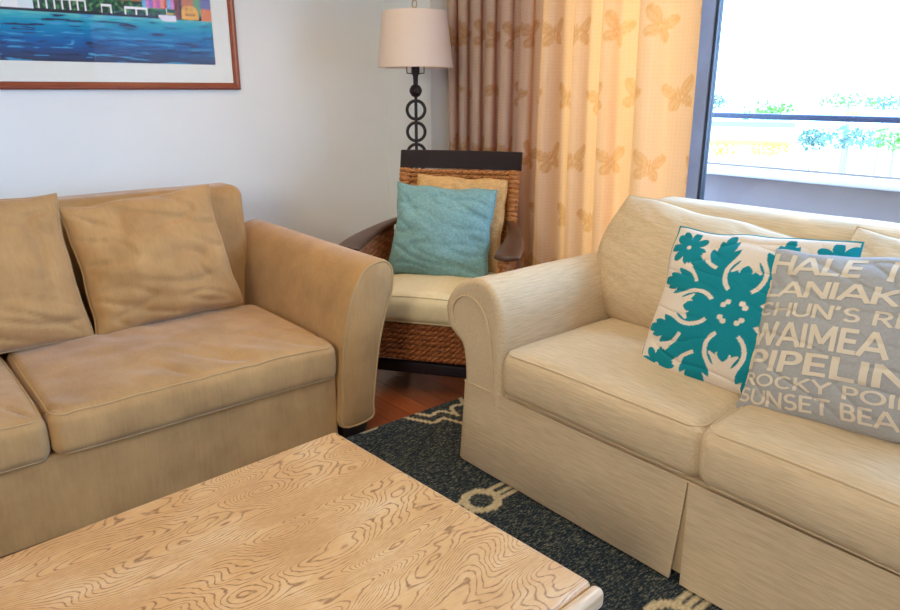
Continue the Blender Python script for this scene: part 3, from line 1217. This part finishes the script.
    # seam where the skirt meets the body
    sm = [Vector((-0.912, 0.45, zt)), Vector((-0.914, -0.46, zt)), Vector((-0.905, -0.479, zt)), Vector((0, -0.479, zt)), Vector((0.905, -0.479, zt)), Vector((0.914, -0.46, zt)), Vector((0.912, 0.45, zt))]
    MB().tube(sm, 0.0026, 6).build('piping', CP, s)
    for (x, y) in ((-0.84, -0.40), (0.84, -0.40), (-0.84, 0.38), (0.84, 0.38)):
        MB().lathe([(0.0, 0), (0.02, 0), (0.026, 0.15), (0.0, 0.15)], (x, y, 0), 12).build('leg', M['dark_foot'], s)
    return s


cream_sofa()


# ------------------------------------------------------------------ coffee table
def coffee_table():
    a = math.radians(3.2)
    # far right corner of the top at (0.933, 1.618); local frame: x along the long side, y away from the viewer
    L, W, T, Ht = 1.30, 0.925, 0.045, 0.42
    c, sn = math.cos(a), math.sin(a)
    ox = 0.933 - (L / 2 * c - W / 2 * sn)
    oy = 1.618 - (L / 2 * sn + W / 2 * c)
    t = empty('coffee_table', (ox, oy, 0.011), a, 'pale oak coffee table with swirling cathedral grain standing on the rug', 'coffee table')
    z = Ht - 0.011
    def soft(p):
        return p
    MB().rbox((0, 0.016, z - T / 2), (L, W - 0.032, T), 0.014, (2, 2, 1), es=3).build('table_top', M['oak'], t)
    MB().rbox((0, -W / 2 + 0.0155, z - T / 2 - 0.0004), (L, 0.031, T), 0.014, (2, 1, 1), es=3).build('end_strip', M['oak_edge'], t)
    ap = MB()
    ap.box((-L / 2 + .05, -W / 2 + .05, z - T - 0.09), (L / 2 - .05, -W / 2 + .07, z - T))
    ap.box((-L / 2 + .05, W / 2 - .07, z - T - 0.09), (L / 2 - .05, W / 2 - .05, z - T))
    ap.box((-L / 2 + .05, -W / 2 + .07, z - T - 0.09), (-L / 2 + .07, W / 2 - .07, z - T))
    ap.box((L / 2 - .07, -W / 2 + .07, z - T - 0.09), (L / 2 - .05, W / 2 - .07, z - T))
    ap.build('apron', M['oak_edge'], t, False)
    for sx_ in (-1, 1):
        for sy_ in (-1, 1):
            x, y = sx_ * (L / 2 - 0.08), sy_ * (W / 2 - 0.08)
            rings = [[Vector((x + p * k, y + q * k, zz)) for p, q in ((-1, -1), (1, -1), (1, 1), (-1, 1))] for zz, k in ((0, 0.024), (z - T, 0.034))]
            v, f = loft(rings)
            MB().add(v, f).build('leg', M['oak_edge'], t, False)


coffee_table()


# ------------------------------------------------------------------ wicker armchair
def weave_panel(P, nu, nv, amp, fu, fv, thick=0.014, norm=None):
    """a woven sheet over the surface P(u, v): strands fv rows high going over and under fu stakes"""
    v, f = [], []
    for layer in (0, 1):
        for j in range(nv + 1):
            for i in range(nu + 1):
                u, w = i / nu, j / nv
                p, nrm = P(u, w)
                row = math.floor(w * fv)
                ph = (w * fv - row)
                hgt = amp * (math.sin(PI * ph) ** 0.6) * (0.75 + 0.45 * math.sin(PI * (u * fu + row)))
                if layer:
                    hgt = -thick - hgt
                v.append(p + nrm * hgt)
    N = (nu + 1) * (nv + 1)
    for j in range(nv):
        for i in range(nu):
            a = j * (nu + 1) + i
            f.append((a, a + 1, a + nu + 2, a + nu + 1))
            f.append((N + a, N + a + nu + 1, N + a + nu + 2, N + a + 1))
    for i in range(nu):
        a = nv * (nu + 1) + i
        f.append((i, N + i, N + i + 1, i + 1))
        f.append((a, a + 1, N + a + 1, N + a))
    for j in range(nv):
        a = j * (nu + 1)
        b = a + nu
        f.append((a, a + nu + 1, N + a + nu + 1, N + a))
        f.append((b, N + b, N + b + nu + 1, b + nu + 1))
    return v, f


def rope(mb, a, b, r, turns, n=60):
    """two strands twisted round the line a-b"""
    a, b = Vector(a), Vector(b)
    t = (b - a).normalized()
    s = t.cross(Vector((0, 0, 1))).normalized() if abs(t.z) < 0.9 else Vector((1, 0, 0))
    u = s.cross(t)
    for k in (0, PI):
        mb.tube([a.lerp(b, i / n) + (s * math.cos(2 * PI * turns * i / n + k) + u * math.sin(2 * PI * turns * i / n + k)) * r * 0.75 for i in range(n + 1)], r, 6)


def wrap_post(mb, a, b, r, pitch=0.022):
    """post closely wound with flat cane"""
    a, b = Vector(a), Vector(b)
    n = max(4, int((b - a).length / pitch)) * 8
    path = [a.lerp(b, i / n) for i in range(n + 1)]
    rad = [r * (1 + 0.20 * abs(math.sin(PI * i / 8.0)) ** 0.6) for i in range(n + 1)]
    mb.tube(path, rad, 12)


def wicker_chair():
    ch = empty('wicker_armchair', (2.09, 2.551, 0.0), math.atan2(-0.816, 0.577), 'dark-framed woven wicker armchair with cream seat in the corner by the curtain', 'armchair')
    W, WD, D = M['wicker'], M['wicker_dark'], M['dark_wood']
    def stile(z):
        t = (z - 0.30) / 0.70
        return 0.22 + 0.145 * t
    # legs
    for sg in (-1, 1):
        MB().tube([(sg * 0.295, -0.285, 0.0115 if sg > 0 else 0.0), (sg * 0.300, -0.285, 0.36)], [0.022, 0.027], 10).build('leg', D, ch)
        MB().tube([(sg * 0.270, 0.30, 0.0), (sg * 0.275, 0.22, 0.32)], [0.02, 0.026], 10).build('leg', D, ch)
        mb = MB()
        wrap_post(mb, (sg * 0.300, -0.285, 0.34), (sg * 0.352, -0.235, 0.658), 0.023)
        mb.build('arm_post', W, ch)
        mb = MB()
        wrap_post(mb, (sg * 0.277, stile(0.30), 0.30), (sg * 0.285, stile(0.965), 0.965), 0.026)
        mb.build('back_stile', W, ch)
    # stretchers, seat rails
    rl = MB()
    rl.rbox((0, -0.285, 0.135), (0.56, 0.028, 0.055), 0.008, (1, 1, 1), es=2)
    rl.build('stretcher', D, ch)
    for sg in (-1, 1):
        MB().rbox((sg * 0.285, -0.01, 0.135), (0.028, 0.56, 0.05), 0.008, (1, 1, 1), es=2).build('stretcher', D, ch)
    fr_ = MB()
    fr_.rbox((0, 0.0, 0.322), (0.58, 0.50, 0.03), 0.008, (1, 1, 1), es=2)
    fr_.build('seat_frame', D, ch)
    # woven apron on the front and sides
    def front(u, w):
        return Vector((-0.30 + 0.60 * u, -0.305 - 0.012 * math.sin(PI * u), 0.175 + 0.155 * w)), Vector((0, -1, 0))
    ap_ = MB()
    for k in range(7):
        rope(ap_, (-0.30, -0.300, 0.188 + k * 0.0245), (0.30, -0.300, 0.188 + k * 0.0245), 0.0085, 11, 160)
    ap_.box((-0.29, -0.296, 0.178), (0.29, -0.290, 0.342))
    ap_.build('woven_apron', WD, ch)
    for sg in (-1, 1):
        def side(u, w, sg=sg):
            return Vector((sg * (0.312 + (0.036 - 0.05 * max(0, u - 0.4) ** 1.3) * w), -0.27 + 0.50 * u, 0.19 + 0.445 * w + 0.06 * w * u)), Vector((sg, 0, 0))
        v, f = weave_panel(side, 90, 120, 0.007, 12, 22, 0.008)
        MB().add(v, f).build('woven_side', WD, ch)
    # woven back between the stiles
    def back(u, w):
        z = 0.36 + 0.60 * w
        return Vector((-0.262 + 0.524 * u, stile(z) + 0.018 * math.sin(PI * u), z)), Vector((0, -1, 0.2)).normalized()
    v, f = weave_panel(back, 120, 140, 0.007, 14, 26, 0.010)
    MB().add(v, f).build('woven_back', W, ch)
    rp_ = MB()
    for k in range(3):
        rope(rp_, (-0.285, stile(0.95) - 0.012, 0.953 - k * 0.022), (0.285, stile(0.95) - 0.012, 0.953 - k * 0.022), 0.0075, 15, 150)
    rp_.build('rope_edging', W, ch)
    # flat dark top rail, gently bowed
    v, f = [], []
    rings = []
    for i in range(21):
        x = -0.315 + 0.63 * i / 20
        yb = 0.372 + 0.03 * (1 - (x / 0.315) ** 2)
        lean = 0.018
        rings.append([Vector((x, yb - 0.012, 0.965)), Vector((x, yb + 0.012, 0.962)), Vector((x, yb + 0.012 + lean, 1.048)), Vector((x, yb + 0.006 + lean, 1.054)), Vector((x, yb - 0.008 + lean, 1.053)), Vector((x, yb - 0.012 + lean, 1.047))])
    v, f = loft(rings)
    MB().add(v, f).build('top_rail', D, ch, True, math.radians(40))
    # arm paddles
    for sg in (-1, 1):
        ctr = smooth_path([(sg * 0.285, 0.27, 0.715), (sg * 0.318, 0.16, 0.708), (sg * 0.350, 0.0, 0.693), (sg * 0.362, -0.13, 0.680), (sg * 0.364, -0.235, 0.668), (sg * 0.362, -0.275, 0.664)], 6)
        n = len(ctr)
        rings = []
        for i, p in enumerate(ctr):
            t = i / (n - 1)
            w = 0.026 + 0.032 * sstep(np.float64(t), 0.05, 0.75)
            if t > 0.9:
                w *= math.sqrt(max(0.05, 1 - ((t - 0.9) / 0.105) ** 2))
            h = 0.013
            rings.append([p + Vector((w * math.cos(a) if abs(math.cos(a)) < 2 else 0, 0, h * math.copysign(abs(math.sin(a)) ** 0.5, math.sin(a)))) for a in np.linspace(0, 2 * PI, 17)[:-1]])
        v, f = loft(rings)
        MB().add(v, f).build('arm', M['arm_wood'], ch, True, math.radians(70))
    # cushion
    df = box_cushion(0.56, 0.56, 0.135, 0.04, 0.025, 3, 0.006, 0.012)
    o = MB().rbox((0, 0, 0), (0.565, 0.55, 0.135), 0.045, (26, 26, 5), df).build('seat_cushion', M['seat_cloth'], ch)
    o.location = (0, -0.055, 0.415)
    k = 0.013
    for zz in (0.0675 - k, -0.0675 + k):
        MB().tube([df(p) for p in rrect_path(0.565 - 2 * k, 0.55 - 2 * k, zz, 0.045)], 0.0045, 6, True).build('piping', M['seat_cloth'], o)
    return ch


chair = wicker_chair()
bpy.context.view_layer.update()
CHM = chair.matrix_world.copy()


def on_chair(o, loc, yaw, lean, roll):
    o.matrix_world = CHM @ (Matrix.Translation(loc) @ Matrix.Rotation(yaw, 4, 'Z') @ Matrix.Rotation(-lean, 4, 'X') @ Matrix.Rotation(roll, 4, 'Y'))


def throw_pillow(name, P, mat, label, group=None, rim_mat=None):
    v, f, uv = P.mesh()
    o = link_mesh(name, v, f, mat)
    tag(o, label, 'cushion', group)
    if rim_mat:
        MB().tube(P.rim(30), 0.004, 6, True).build('piping', rim_mat, o)
    return o, uv


gp = Pillow(0.46, 0.46, 0.13, 40, 0.03, 4, 0.012, 0.42)
go, _ = throw_pillow('throw_pillow', gp, M['gold_cloth'], 'golden woven cushion mostly hidden behind the teal one on the wicker chair', None, M['gold_cloth'])
on_chair(go, (0.025, 0.155, 0.492), 0.0, 0.27, 0.02)
tp = Pillow(0.49, 0.455, 0.17, 56, 0.055, 6, 0.018, 0.5, 0.15)
to, _ = throw_pillow('throw_pillow', tp, M['teal_cloth'], 'plain teal woven cushion leaning at the front of the wicker chair', None, M['teal_cloth'])
on_chair(to, (-0.02, -0.01, 0.478), 0.03, 0.33, 0.04)


# ------------------------------------------------------------------ floor lamp
def floor_lamp():
    lm = empty('floor_lamp', (2.39, 3.12, 0), 0, 'black iron ring-stemmed floor lamp with white tapered shade behind the wicker chair', 'lamp')
    K = M['blackmetal']
    MB().lathe([(0, 0), (0.14, 0), (0.142, 0.012), (0.13, 0.02), (0.03, 0.03), (0.012, 0.045), (0, 0.045)], (0, 0, 0), 36).build('base', K, lm)
    MB().tube([(0, 0, 0.03), (0, 0, 1.47)], 0.0085, 10).build('pole', K, lm)
    dirn = Vector((0.765, -0.644, 0)) 
    z = 1.248
    k = 0
    while z > 0.12:
        pts = [Vector((0, 0, z)) + dirn * (0.0475 * math.cos(a)) + Vector((0, 0, 0.0475 * math.sin(a))) for a in np.linspace(0, 2 * PI, 33)[:-1]]
        MB().tube(pts, 0.0085, 8, True).build('ring', K, lm)
        z -= 0.113
        k += 1
    MB().lathe([(0.0, -0.034), (0.012, -0.032), (0.024, -0.024), (0.032, -0.010), (0.034, 0.0), (0.032, 0.010), (0.024, 0.024), (0.012, 0.032), (0, 0.034)], (0, 0, 1.346), 24).build('ball', K, lm)
    MB().lathe([(0, 1.375), (0.012, 1.375), (0.014, 1.42), (0.022, 1.435), (0.022, 1.50), (0.016, 1.52), (0, 1.52)], (0, 0, 0), 18).build('socket', K, lm)
    hp = []
    for a in np.linspace(0, PI, 30):
        hp.append(Vector((0, 0, 1.435)) + dirn * (0.045 * math.cos(a) * (1 + .15 * math.sin(a))) + Vector((0, 0, 0.29 * math.sin(a) ** 0.8)))
    MB().tube([Vector((0, 0, 1.43))] + hp + [Vector((0, 0, 1.43))], 0.0035, 6).build('harp', K, lm)
    MB().lathe([(0, 1.50), (0.016, 1.50), (0.03, 1.56), (0.031, 1.59), (0.02, 1.625), (0, 1.635)], (0, 0, 0), 18).build('bulb', M['white_trim'], lm)
    sh = MB()
    rb, rt, zb, zt = 0.198, 0.166, 1.462, 1.735
    sh.lathe([(rb, zb), (rt, zt), (rt - 0.003, zt), (rb - 0.003, zb)], (0, 0, 0), 64, True)
    shade = sh.build('lamp_shade', M['shade'], lm)
    sp = MB()
    for a in (0, 2 * PI / 3, 4 * PI / 3):
        sp.tube([(0, 0, 1.727), (rt * math.cos(a), rt * math.sin(a), 1.727)], 0.002, 5)
    sp.build('spider', M['brass'], shade)
    fn = [Vector((0, 0, 1.735)), Vector((0, 0, 1.75))] + [Vector((0, 0, 1.772)) + dirn * (0.012 * math.sin(a)) + Vector((0, 0, -0.020 * math.cos(a))) for a in np.linspace(0, 2 * PI, 17)]
    MB().tube(fn, 0.004, 6).build('finial', M['brass'], lm)


floor_lamp()


# ------------------------------------------------------------------ framed picture
def picture():
    # outer right x 1.665, bottom z 1.355; print edge x 1.547, bottom 1.477
    x1, z0 = 1.690, 1.352
    x0, z1 = 0.190, 2.30
    pic = empty('framed_picture', ((x0 + x1) / 2, YW, z0), 0, 'framed colourful harbour print with wide pale mat on the white wall', 'picture')
    w, h = x1 - x0, z1 - z0
    fwid = 0.034
    def rail_(p0, p1, inward):
        """moulding swept between two mitred corners in the X-Z plane"""
        p0, p1, inward = Vector(p0), Vector(p1), Vector(inward)
        t = (p1 - p0).normalized()
        prof = [(0, 0), (0, -0.020), (0.006, -0.026), (0.014, -0.027), (0.022, -0.022), (0.028, -0.020), (0.034, -0.014), (0.034, 0)]
        r0 = [p0 + inward * a + t * a + Vector((0, d, 0)) for a, d in prof]
        r1 = [p1 + inward * a - t * a + Vector((0, d, 0)) for a, d in prof]
        return loft([r0, r1])
    fm = MB()
    c = [(-w / 2, 0, 0), (w / 2, 0, 0), (w / 2, 0, h), (-w / 2, 0, h)]
    for i, inn in ((0, (0, 0, 1)), (1, (-1, 0, 0)), (2, (0, 0, -1)), (3, (1, 0, 0))):
        v, f = rail_(c[i], c[(i + 1) % 4], inn)
        fm.add(v, f)
    fm.build('frame', M['frame_wood'], pic, False)
    mw = 0.122
    md = MB()
    a, b, zz0, zz1 = -w / 2 + 0.03, w / 2 - 0.03, 0.03, h - 0.03
    ia, ib, iz0, iz1 = -w / 2 + mw, w / 2 - mw, mw, h - mw
    md.box((a, -0.009, zz0), (b, -0.005, iz0))
    md.box((a, -0.009, iz1), (b, -0.005, zz1))
    md.box((a, -0.009, iz0), (ia, -0.005, iz1))
    md.box((ib, -0.009, iz0), (b, -0.005, iz1))
    md.build('mat', M['mat_board'], pic, False)
    # the print: painted harbour scene
    st = 0.0035
    xs = np.linspace(ia - 0.004, ib + 0.004, int((ib - ia) / st))
    zs = np.linspace(iz0 - 0.004, iz1 + 0.004, int((iz1 - iz0) / st))
    X, Z = np.meshgrid(xs, zs)
    n = len(xs)
    v = np.stack([X.ravel(), np.full(X.size, -0.0035), Z.ravel()], 1).tolist()
    f = [(j * n + i, j * n + i + 1, (j + 1) * n + i + 1, (j + 1) * n + i) for j in range(len(zs) - 1) for i in range(n - 1)]
    o = link_mesh('print', v, f, M['print'], pic, False)
    s = (X - ib)              # distance left of the right edge (negative)
    t = (Z - iz0)             # height above the lower edge
    col = np.zeros(X.shape + (3,), np.float32)
    C = lambda r, g, b: np.array(srgb(r, g, b)[:3], np.float32)
    def nf(sx_, sz_, seed):
        out = np.empty(X.shape, np.float32)
        it = np.nditer([X, Z], flags=['multi_index'])
        for xv, zv in it:
            out[it.multi_index] = noise.noise(Vector((float(xv) * sx_ + seed, float(zv) * sz_, seed)))
        return out
    wv = nf(7, 75, 1.0) + 0.7 * nf(16, 140, 5.0)
    wl_ = 0.208          # waterline
    k = np.clip(t / wl_, 0, 1) + 0.12 * wv
    stops = [(0.0, C(52, 58, 84)), (0.22, C(40, 70, 120)), (0.45, C(14, 96, 160)), (0.7, C(0, 130, 178)), (0.9, C(30, 160, 180)), (1.0, C(100, 190, 190))]
    for ch in range(3):
        col[..., ch] = np.interp(k, [p for p, _ in stops], [c_[ch] for _, c_ in stops])
    dk = wv < -0.42
    col[dk] = C(38, 52, 88)
    lt = (wv > 0.50)
    col[lt] = C(64, 150, 196)
    # shore
    sky = t > wl_
    up = nf(22, 26, 9.0)
    up2 = nf(60, 60, 3.0)
    def paint(mask, c_):
        col[mask] = c_
    paint(sky, C(46, 66, 58))
    paint(sky & (t < wl_ + 0.014), C(44, 46, 56))
    g1 = sky & (t > wl_ + 0.014) & (t < wl_ + 0.075)
    paint(g1 & (up2 > 0.0), C(36, 104, 66))
    paint(g1 & (up2 > 0.25), C(92, 142, 80))
    hi = t > wl_ + 0.07
    paint(hi, C(196, 126, 84))
    paint(hi & (up > 0.05), C(84, 132, 112))
    paint(hi & (up > 0.3), C(226, 164, 106))
    # purple and pink towers
    def rect(a0, a1, b0, b1, c_):
        paint((s > a0) & (s < a1) & (t > wl_ + b0) & (t < wl_ + b1), c_)
    cols = [C(110, 180, 220), C(214, 130, 196), C(150, 110, 190), C(232, 120, 150), C(196, 96, 170), C(238, 150, 110), C(214, 84, 70)]
    for i in range(9):
        rect(-0.335 + i * 0.017, -0.335 + (i + 1) * 0.017, 0.045, 0.42, cols[i % 7])
    rect(-0.182, -0.158, 0.0, 0.42, C(120, 62, 44))
    rect(-0.158, -0.140, 0.0, 0.42, C(44, 36, 60))
    rect(-0.05, 0.01, 0.055, 0.42, C(116, 116, 170))
    rect(-0.05, 0.01, 0.0, 0.055, C(222, 130, 70))
    rect(-0.145, -0.06, 0.06, 0.16, C(196, 120, 70))
    rect(-0.085, -0.05, 0.02, 0.12, C(110, 160, 110))
    yb = (((s + 0.108) / 0.043) ** 2 + ((t - wl_ - 0.035) / 0.034) ** 2 < 1) | ((s > -0.15) & (s < -0.066) & (t > wl_ + 0.003) & (t < wl_ + 0.03))
    paint(yb, C(236, 178, 66))
    for a0, b0 in ((-0.128, 0.045), (-0.102, 0.045), (-0.128, 0.022), (-0.110, 0.022), (-0.092, 0.022)):
        rect(a0, a0 + 0.010, b0, b0 + 0.010, C(120, 70, 40))
    # white boat with sail lines, piers and sheds
    bo = (s > -0.262) & (s < -0.180) & (t > wl_ - 0.010) & (t < wl_ + 0.016) & (t > wl_ - 0.010 + 0.9 * np.maximum(0, (-0.245 - s)))
    paint(bo, C(226, 226, 236))
    rect(-0.226, -0.190, 0.022, 0.030, C(230, 180, 90))
    rect(-0.224, -0.221, 0.016, 0.05, C(240, 240, 240))
    W_ = C(240, 240, 238)
    def fence_(a0, a1, b0, b1, np_):
        rect(a0, a1, b1 - 0.008, b1, W_)
        for i in range(np_):
            p = a0 + (a1 - a0) * i / (np_ - 1)
            rect(p - 0.0035, p + 0.0035, b0, b1, W_)
    fence_(-0.415, -0.315, 0.012, 0.045, 3)
    fence_(-0.520, -0.478, 0.012, 0.048, 2)
    fence_(-0.845, -0.59, 0.014, 0.062, 9)
    rect(-0.93, -0.855, 0.010, 0.085, W_)
    rect(-0.915, -0.89, 0.045, 0.07, C(50, 50, 56))
    rect(-0.86, -0.80, 0.010, 0.070, C(220, 232, 236))
    set_attr(o, 'paint', col.reshape(-1, 3))
    MB().box((a, -0.0135, zz0), (b, -0.0115, zz1)).build('glass', M['picture_glass'], pic, False)


picture()


# ------------------------------------------------------------------ throw cushions on the cream sofa
def leaf_mask(a, b, ax0, ay0, ang, length, halfw, teeth=7, depth=0.25):
    c, s = math.cos(ang), math.sin(ang)
    p = (a - ax0) * c + (b - ay0) * s
    q = np.abs(-(a - ax0) * s + (b - ay0) * c)
    t = p / length
    w = halfw * np.sin(PI * np.clip(t, 0, 1) ** 0.75) ** 0.8
    saw = ((t - 0.55 * q / length) * teeth) % 1.0
    w = w * (1 - depth * (1 - saw) ** 1.3)
    return (t > 0) & (t < 1) & (q < w)


def quilt_pattern(u, v):
    """breadfruit-leaf appliqué, fourfold with mirror symmetry; returns the teal mask"""
    au, av = np.abs(u), np.abs(v)
    a, b = np.maximum(au, av), np.minimum(au, av)
    r = np.hypot(a, b)
    m = np.zeros(a.shape, bool)
    dd = np.abs(a - b) / math.sqrt(2)           # distance from the diagonal
    along = (a + b) / math.sqrt(2)
    m |= (dd < 0.07 + 0.16 * (along < 0.62)) & (along < 0.95)
    m |= (r < 0.34)
    m |= leaf_mask(a, b, 0.05, 0.0, 0.0, 0.52, 0.23, 4, 0.45)       # short axial leaf
    m |= leaf_mask(a, b, 0.24, 0.31, -0.02, 0.74, 0.23, 5, 0.48)   # long leaf flanking the axis
    # corner rosette
    cx = cy = 0.745
    ra = np.hypot(a - cx, b - cy)
    th = np.arctan2(b - cy, a - cx)
    m |= ra < 0.225 * (0.50 + 0.52 * np.abs(np.cos(th * 4 + PI / 4)) ** 0.7)
    # cream slots
    def arc(cx_, cy_, rad, a0, a1, w):
        rr = np.hypot(a - cx_, b - cy_)
        tt = np.arctan2(b - cy_, a - cx_)
        return (np.abs(rr - rad) < w) & (tt > a0) & (tt < a1)
    m &= ~arc(0.45, -0.04, 0.245, 0.45, 2.45, 0.024)
    m &= ~arc(0.90, 0.16, 0.42, 2.05, 2.75, 0.022)
    m &= ~(np.hypot((a - 0.115), (b - 0.075)) < 0.032)
    m &= ~(ra < 0.026)
    m &= (a < 0.95)
    return m


qp = Pillow(0.555, 0.495, 0.18, 280, 0.045, 12, 0.008, 0.5, 0.1)
qo, quv = throw_pillow('throw_pillow', qp, M['quilt'], 'cream cushion with teal breadfruit leaf appliqué leaning on the cream sofa', None, M['teal_pipe'])
msk = quilt_pattern((quv[:, 0] - 0.07) / 1.07, (quv[:, 1] + 0.07) / 1.07) & (quv[:, 2] < 0)
qc = np.where(msk[:, None], np.array(srgb(20, 126, 138)[:3])[None], np.array(srgb(214, 200, 182)[:3])[None])
set_attr(qo, 'paint', qc)
# the appliqué stands a little proud of the ground cloth
co = np.zeros(len(qo.data.vertices) * 3, np.float32)
qo.data.vertices.foreach_get('co', co)
co = co.reshape(-1, 3)
co[msk, 1] -= 0.0018
qo.data.vertices.foreach_set('co', co.ravel())
place(qo, (1.855, 0.970, 0.490), -PI / 2 + 0.0, 0.45, -0.065)

wp = Pillow(0.515, 0.470, 0.19, 150, 0.035, 17, 0.010, 0.48, 0.1)
wo, _ = throw_pillow('throw_pillow', wp, M['greycloth'], 'pale grey cushion printed with cream surf-spot names, front of the cream sofa', None, None)


def ell_arc(cx, cy, rx, ry, a0, a1, n=10):
    return [(cx + rx * math.cos(math.radians(a0 + (a1 - a0) * k / n)), cy + ry * math.sin(math.radians(a0 + (a1 - a0) * k / n))) for k in range(n + 1)]


# block capitals as strokes in a box of height 1: (advance width, list of polylines)
GLYPHS = {
    'A': (0.86, [[(0.0, 0), (0.40, 1)], [(0.80, 0), (0.40, 1)], [(0.16, 0.32), (0.64, 0.32)]]),
    'B': (0.66, [[(0.09, 0), (0.09, 1)], [(0.09, 0.93), (0.34, 0.93)] + ell_arc(0.34, 0.73, 0.16, 0.20, 80, -80, 6) + [(0.09, 0.53)],
                 [(0.34, 0.53)] + ell_arc(0.36, 0.30, 0.18, 0.23, 80, -80, 6) + [(0.09, 0.07)]]),
    'C': (0.80, [ell_arc(0.42, 0.5, 0.33, 0.43, 45, 315, 18)]),
    'E': (0.62, [[(0.09, 0), (0.09, 1)], [(0.09, 0.92), (0.54, 0.92)], [(0.09, 0.51), (0.50, 0.51)], [(0.09, 0.08), (0.54, 0.08)]]),
    'F': (0.58, [[(0.09, 0), (0.09, 1)], [(0.09, 0.92), (0.52, 0.92)], [(0.09, 0.50), (0.47, 0.50)]]),
    'H': (0.80, [[(0.09, 0), (0.09, 1)], [(0.67, 0), (0.67, 1)], [(0.09, 0.52), (0.67, 0.52)]]),
    'I': (0.28, [[(0.10, 0), (0.10, 1)]]),
    'K': (0.74, [[(0.09, 0), (0.09, 1)], [(0.12, 0.42), (0.62, 1)], [(0.26, 0.56), (0.66, 0)]]),
    'L': (0.60, [[(0.09, 0), (0.09, 1)], [(0.09, 0.08), (0.54, 0.08)]]),
    'M': (0.98, [[(0.09, 0), (0.09, 1)], [(0.09, 1), (0.45, 0.25)], [(0.45, 0.25), (0.81, 1)], [(0.81, 0), (0.81, 1)]]),
    'N': (0.82, [[(0.09, 0), (0.09, 1)], [(0.09, 0.97), (0.69, 0.03)], [(0.69, 0), (0.69, 1)]]),
    'O': (0.92, [ell_arc(0.43, 0.5, 0.36, 0.43, 90, 450, 26)]),
    'P': (0.66, [[(0.09, 0), (0.09, 1)], [(0.09, 0.92), (0.34, 0.92)] + ell_arc(0.34, 0.68, 0.19, 0.24, 80, -80, 8) + [(0.09, 0.44)]]),
    'R': (0.72, [[(0.09, 0), (0.09, 1)], [(0.09, 0.92), (0.34, 0.92)] + ell_arc(0.34, 0.70, 0.19, 0.22, 80, -80, 8) + [(0.09, 0.48)], [(0.33, 0.46), (0.62, 0)]]),
    'S': (0.68, [ell_arc(0.33, 0.71, 0.22, 0.22, 35, 270, 14) + ell_arc(0.32, 0.29, 0.24, 0.22, 80, -145, 14)]),
    'T': (0.70, [[(0.33, 0), (0.33, 1)], [(0.0, 0.92), (0.66, 0.92)]]),
    'U': (0.80, [[(0.09, 1)] + ell_arc(0.38, 0.36, 0.29, 0.29, 180, 360, 14) + [(0.67, 1)]]),
    'W': (1.14, [[(0.02, 1), (0.28, 0)], [(0.28, 0), (0.53, 0.92)], [(0.53, 0.92), (0.78, 0)], [(0.78, 0), (1.04, 1)]]),
    'Y': (0.78, [[(0.02, 1), (0.36, 0.45)], [(0.70, 1), (0.36, 0.45)], [(0.36, 0.5), (0.36, 0)]]),
    "'": (0.26, [[(0.10, 1.0), (0.06, 0.72)]]),
    ' ': (0.36, []),
}


def lettering():
    verts, faces = [], []

    def ribbon(pts, hw, fn):
        out = []
        for a, b in zip(pts[:-1], pts[1:]):
            k = max(1, int(math.hypot(b[0] - a[0], b[1] - a[1]) / 0.08))
            out += [(a[0] + (b[0] - a[0]) * i / k, a[1] + (b[1] - a[1]) * i / k) for i in range(k)]
        out.append(pts[-1])
        k0 = len(verts)
        for i, p in enumerate(out):
            q0, q1 = out[max(0, i - 1)], out[min(len(out) - 1, i + 1)]
            tx, ty = q1[0] - q0[0], q1[1] - q0[1]
            l = math.hypot(tx, ty) or 1
            nx, ny = -ty / l, tx / l
            for e in (-1, 0, 1):
                verts.append(fn(p[0] + nx * hw * e, min(1.02, max(-0.02, p[1] + ny * hw * e))))
        for i in range(len(out) - 1):
            for e in (0, 1):
                a = k0 + i * 3 + e
                faces.append((a, a + 1, a + 4, a + 3))

    def put(body, u0, u1, vt, vb, hw=0.085):
        total = sum(GLYPHS[c][0] for c in body)
        x = 0.0
        for c in body:
            adv, strokes = GLYPHS[c]
            for st_ in strokes:
                def fn(px, py, x=x):
                    return wp.point(max(-0.995, min(0.995, u0 + (u1 - u0) * (x + px) / total)), vb + (vt - vb) * py, -1, 0.0022)
                ribbon(st_, hw, fn)
            x += adv
    put('HALE', -0.96, 0.06, 0.92, 0.66)
    put('IWA', 0.26, 0.96, 0.92, 0.66)
    put('LANIAKEA', -0.98, 0.96, 0.58, 0.37)
    put("CHUN'S REEF", -0.98, 0.96, 0.30, 0.13, 0.075)
    put('WAIMEA', -0.99, 0.46, 0.06, -0.22)
    put('BAY', 0.58, 0.96, 0.04, -0.08)
    put('PIPELINE', -0.98, 0.98, -0.27, -0.51)
    put('ROCKY POINT', -0.98, 0.97, -0.55, -0.69, 0.075)
    put('SUNSET BEACH', -0.98, 0.98, -0.73, -0.90, 0.075)
    return link_mesh('lettering', verts, faces, M['lettering'], wo, True)


lettering()
place(wo, (1.795, 0.622, 0.522), -PI / 2 - 0.06, 0.46, -0.135)
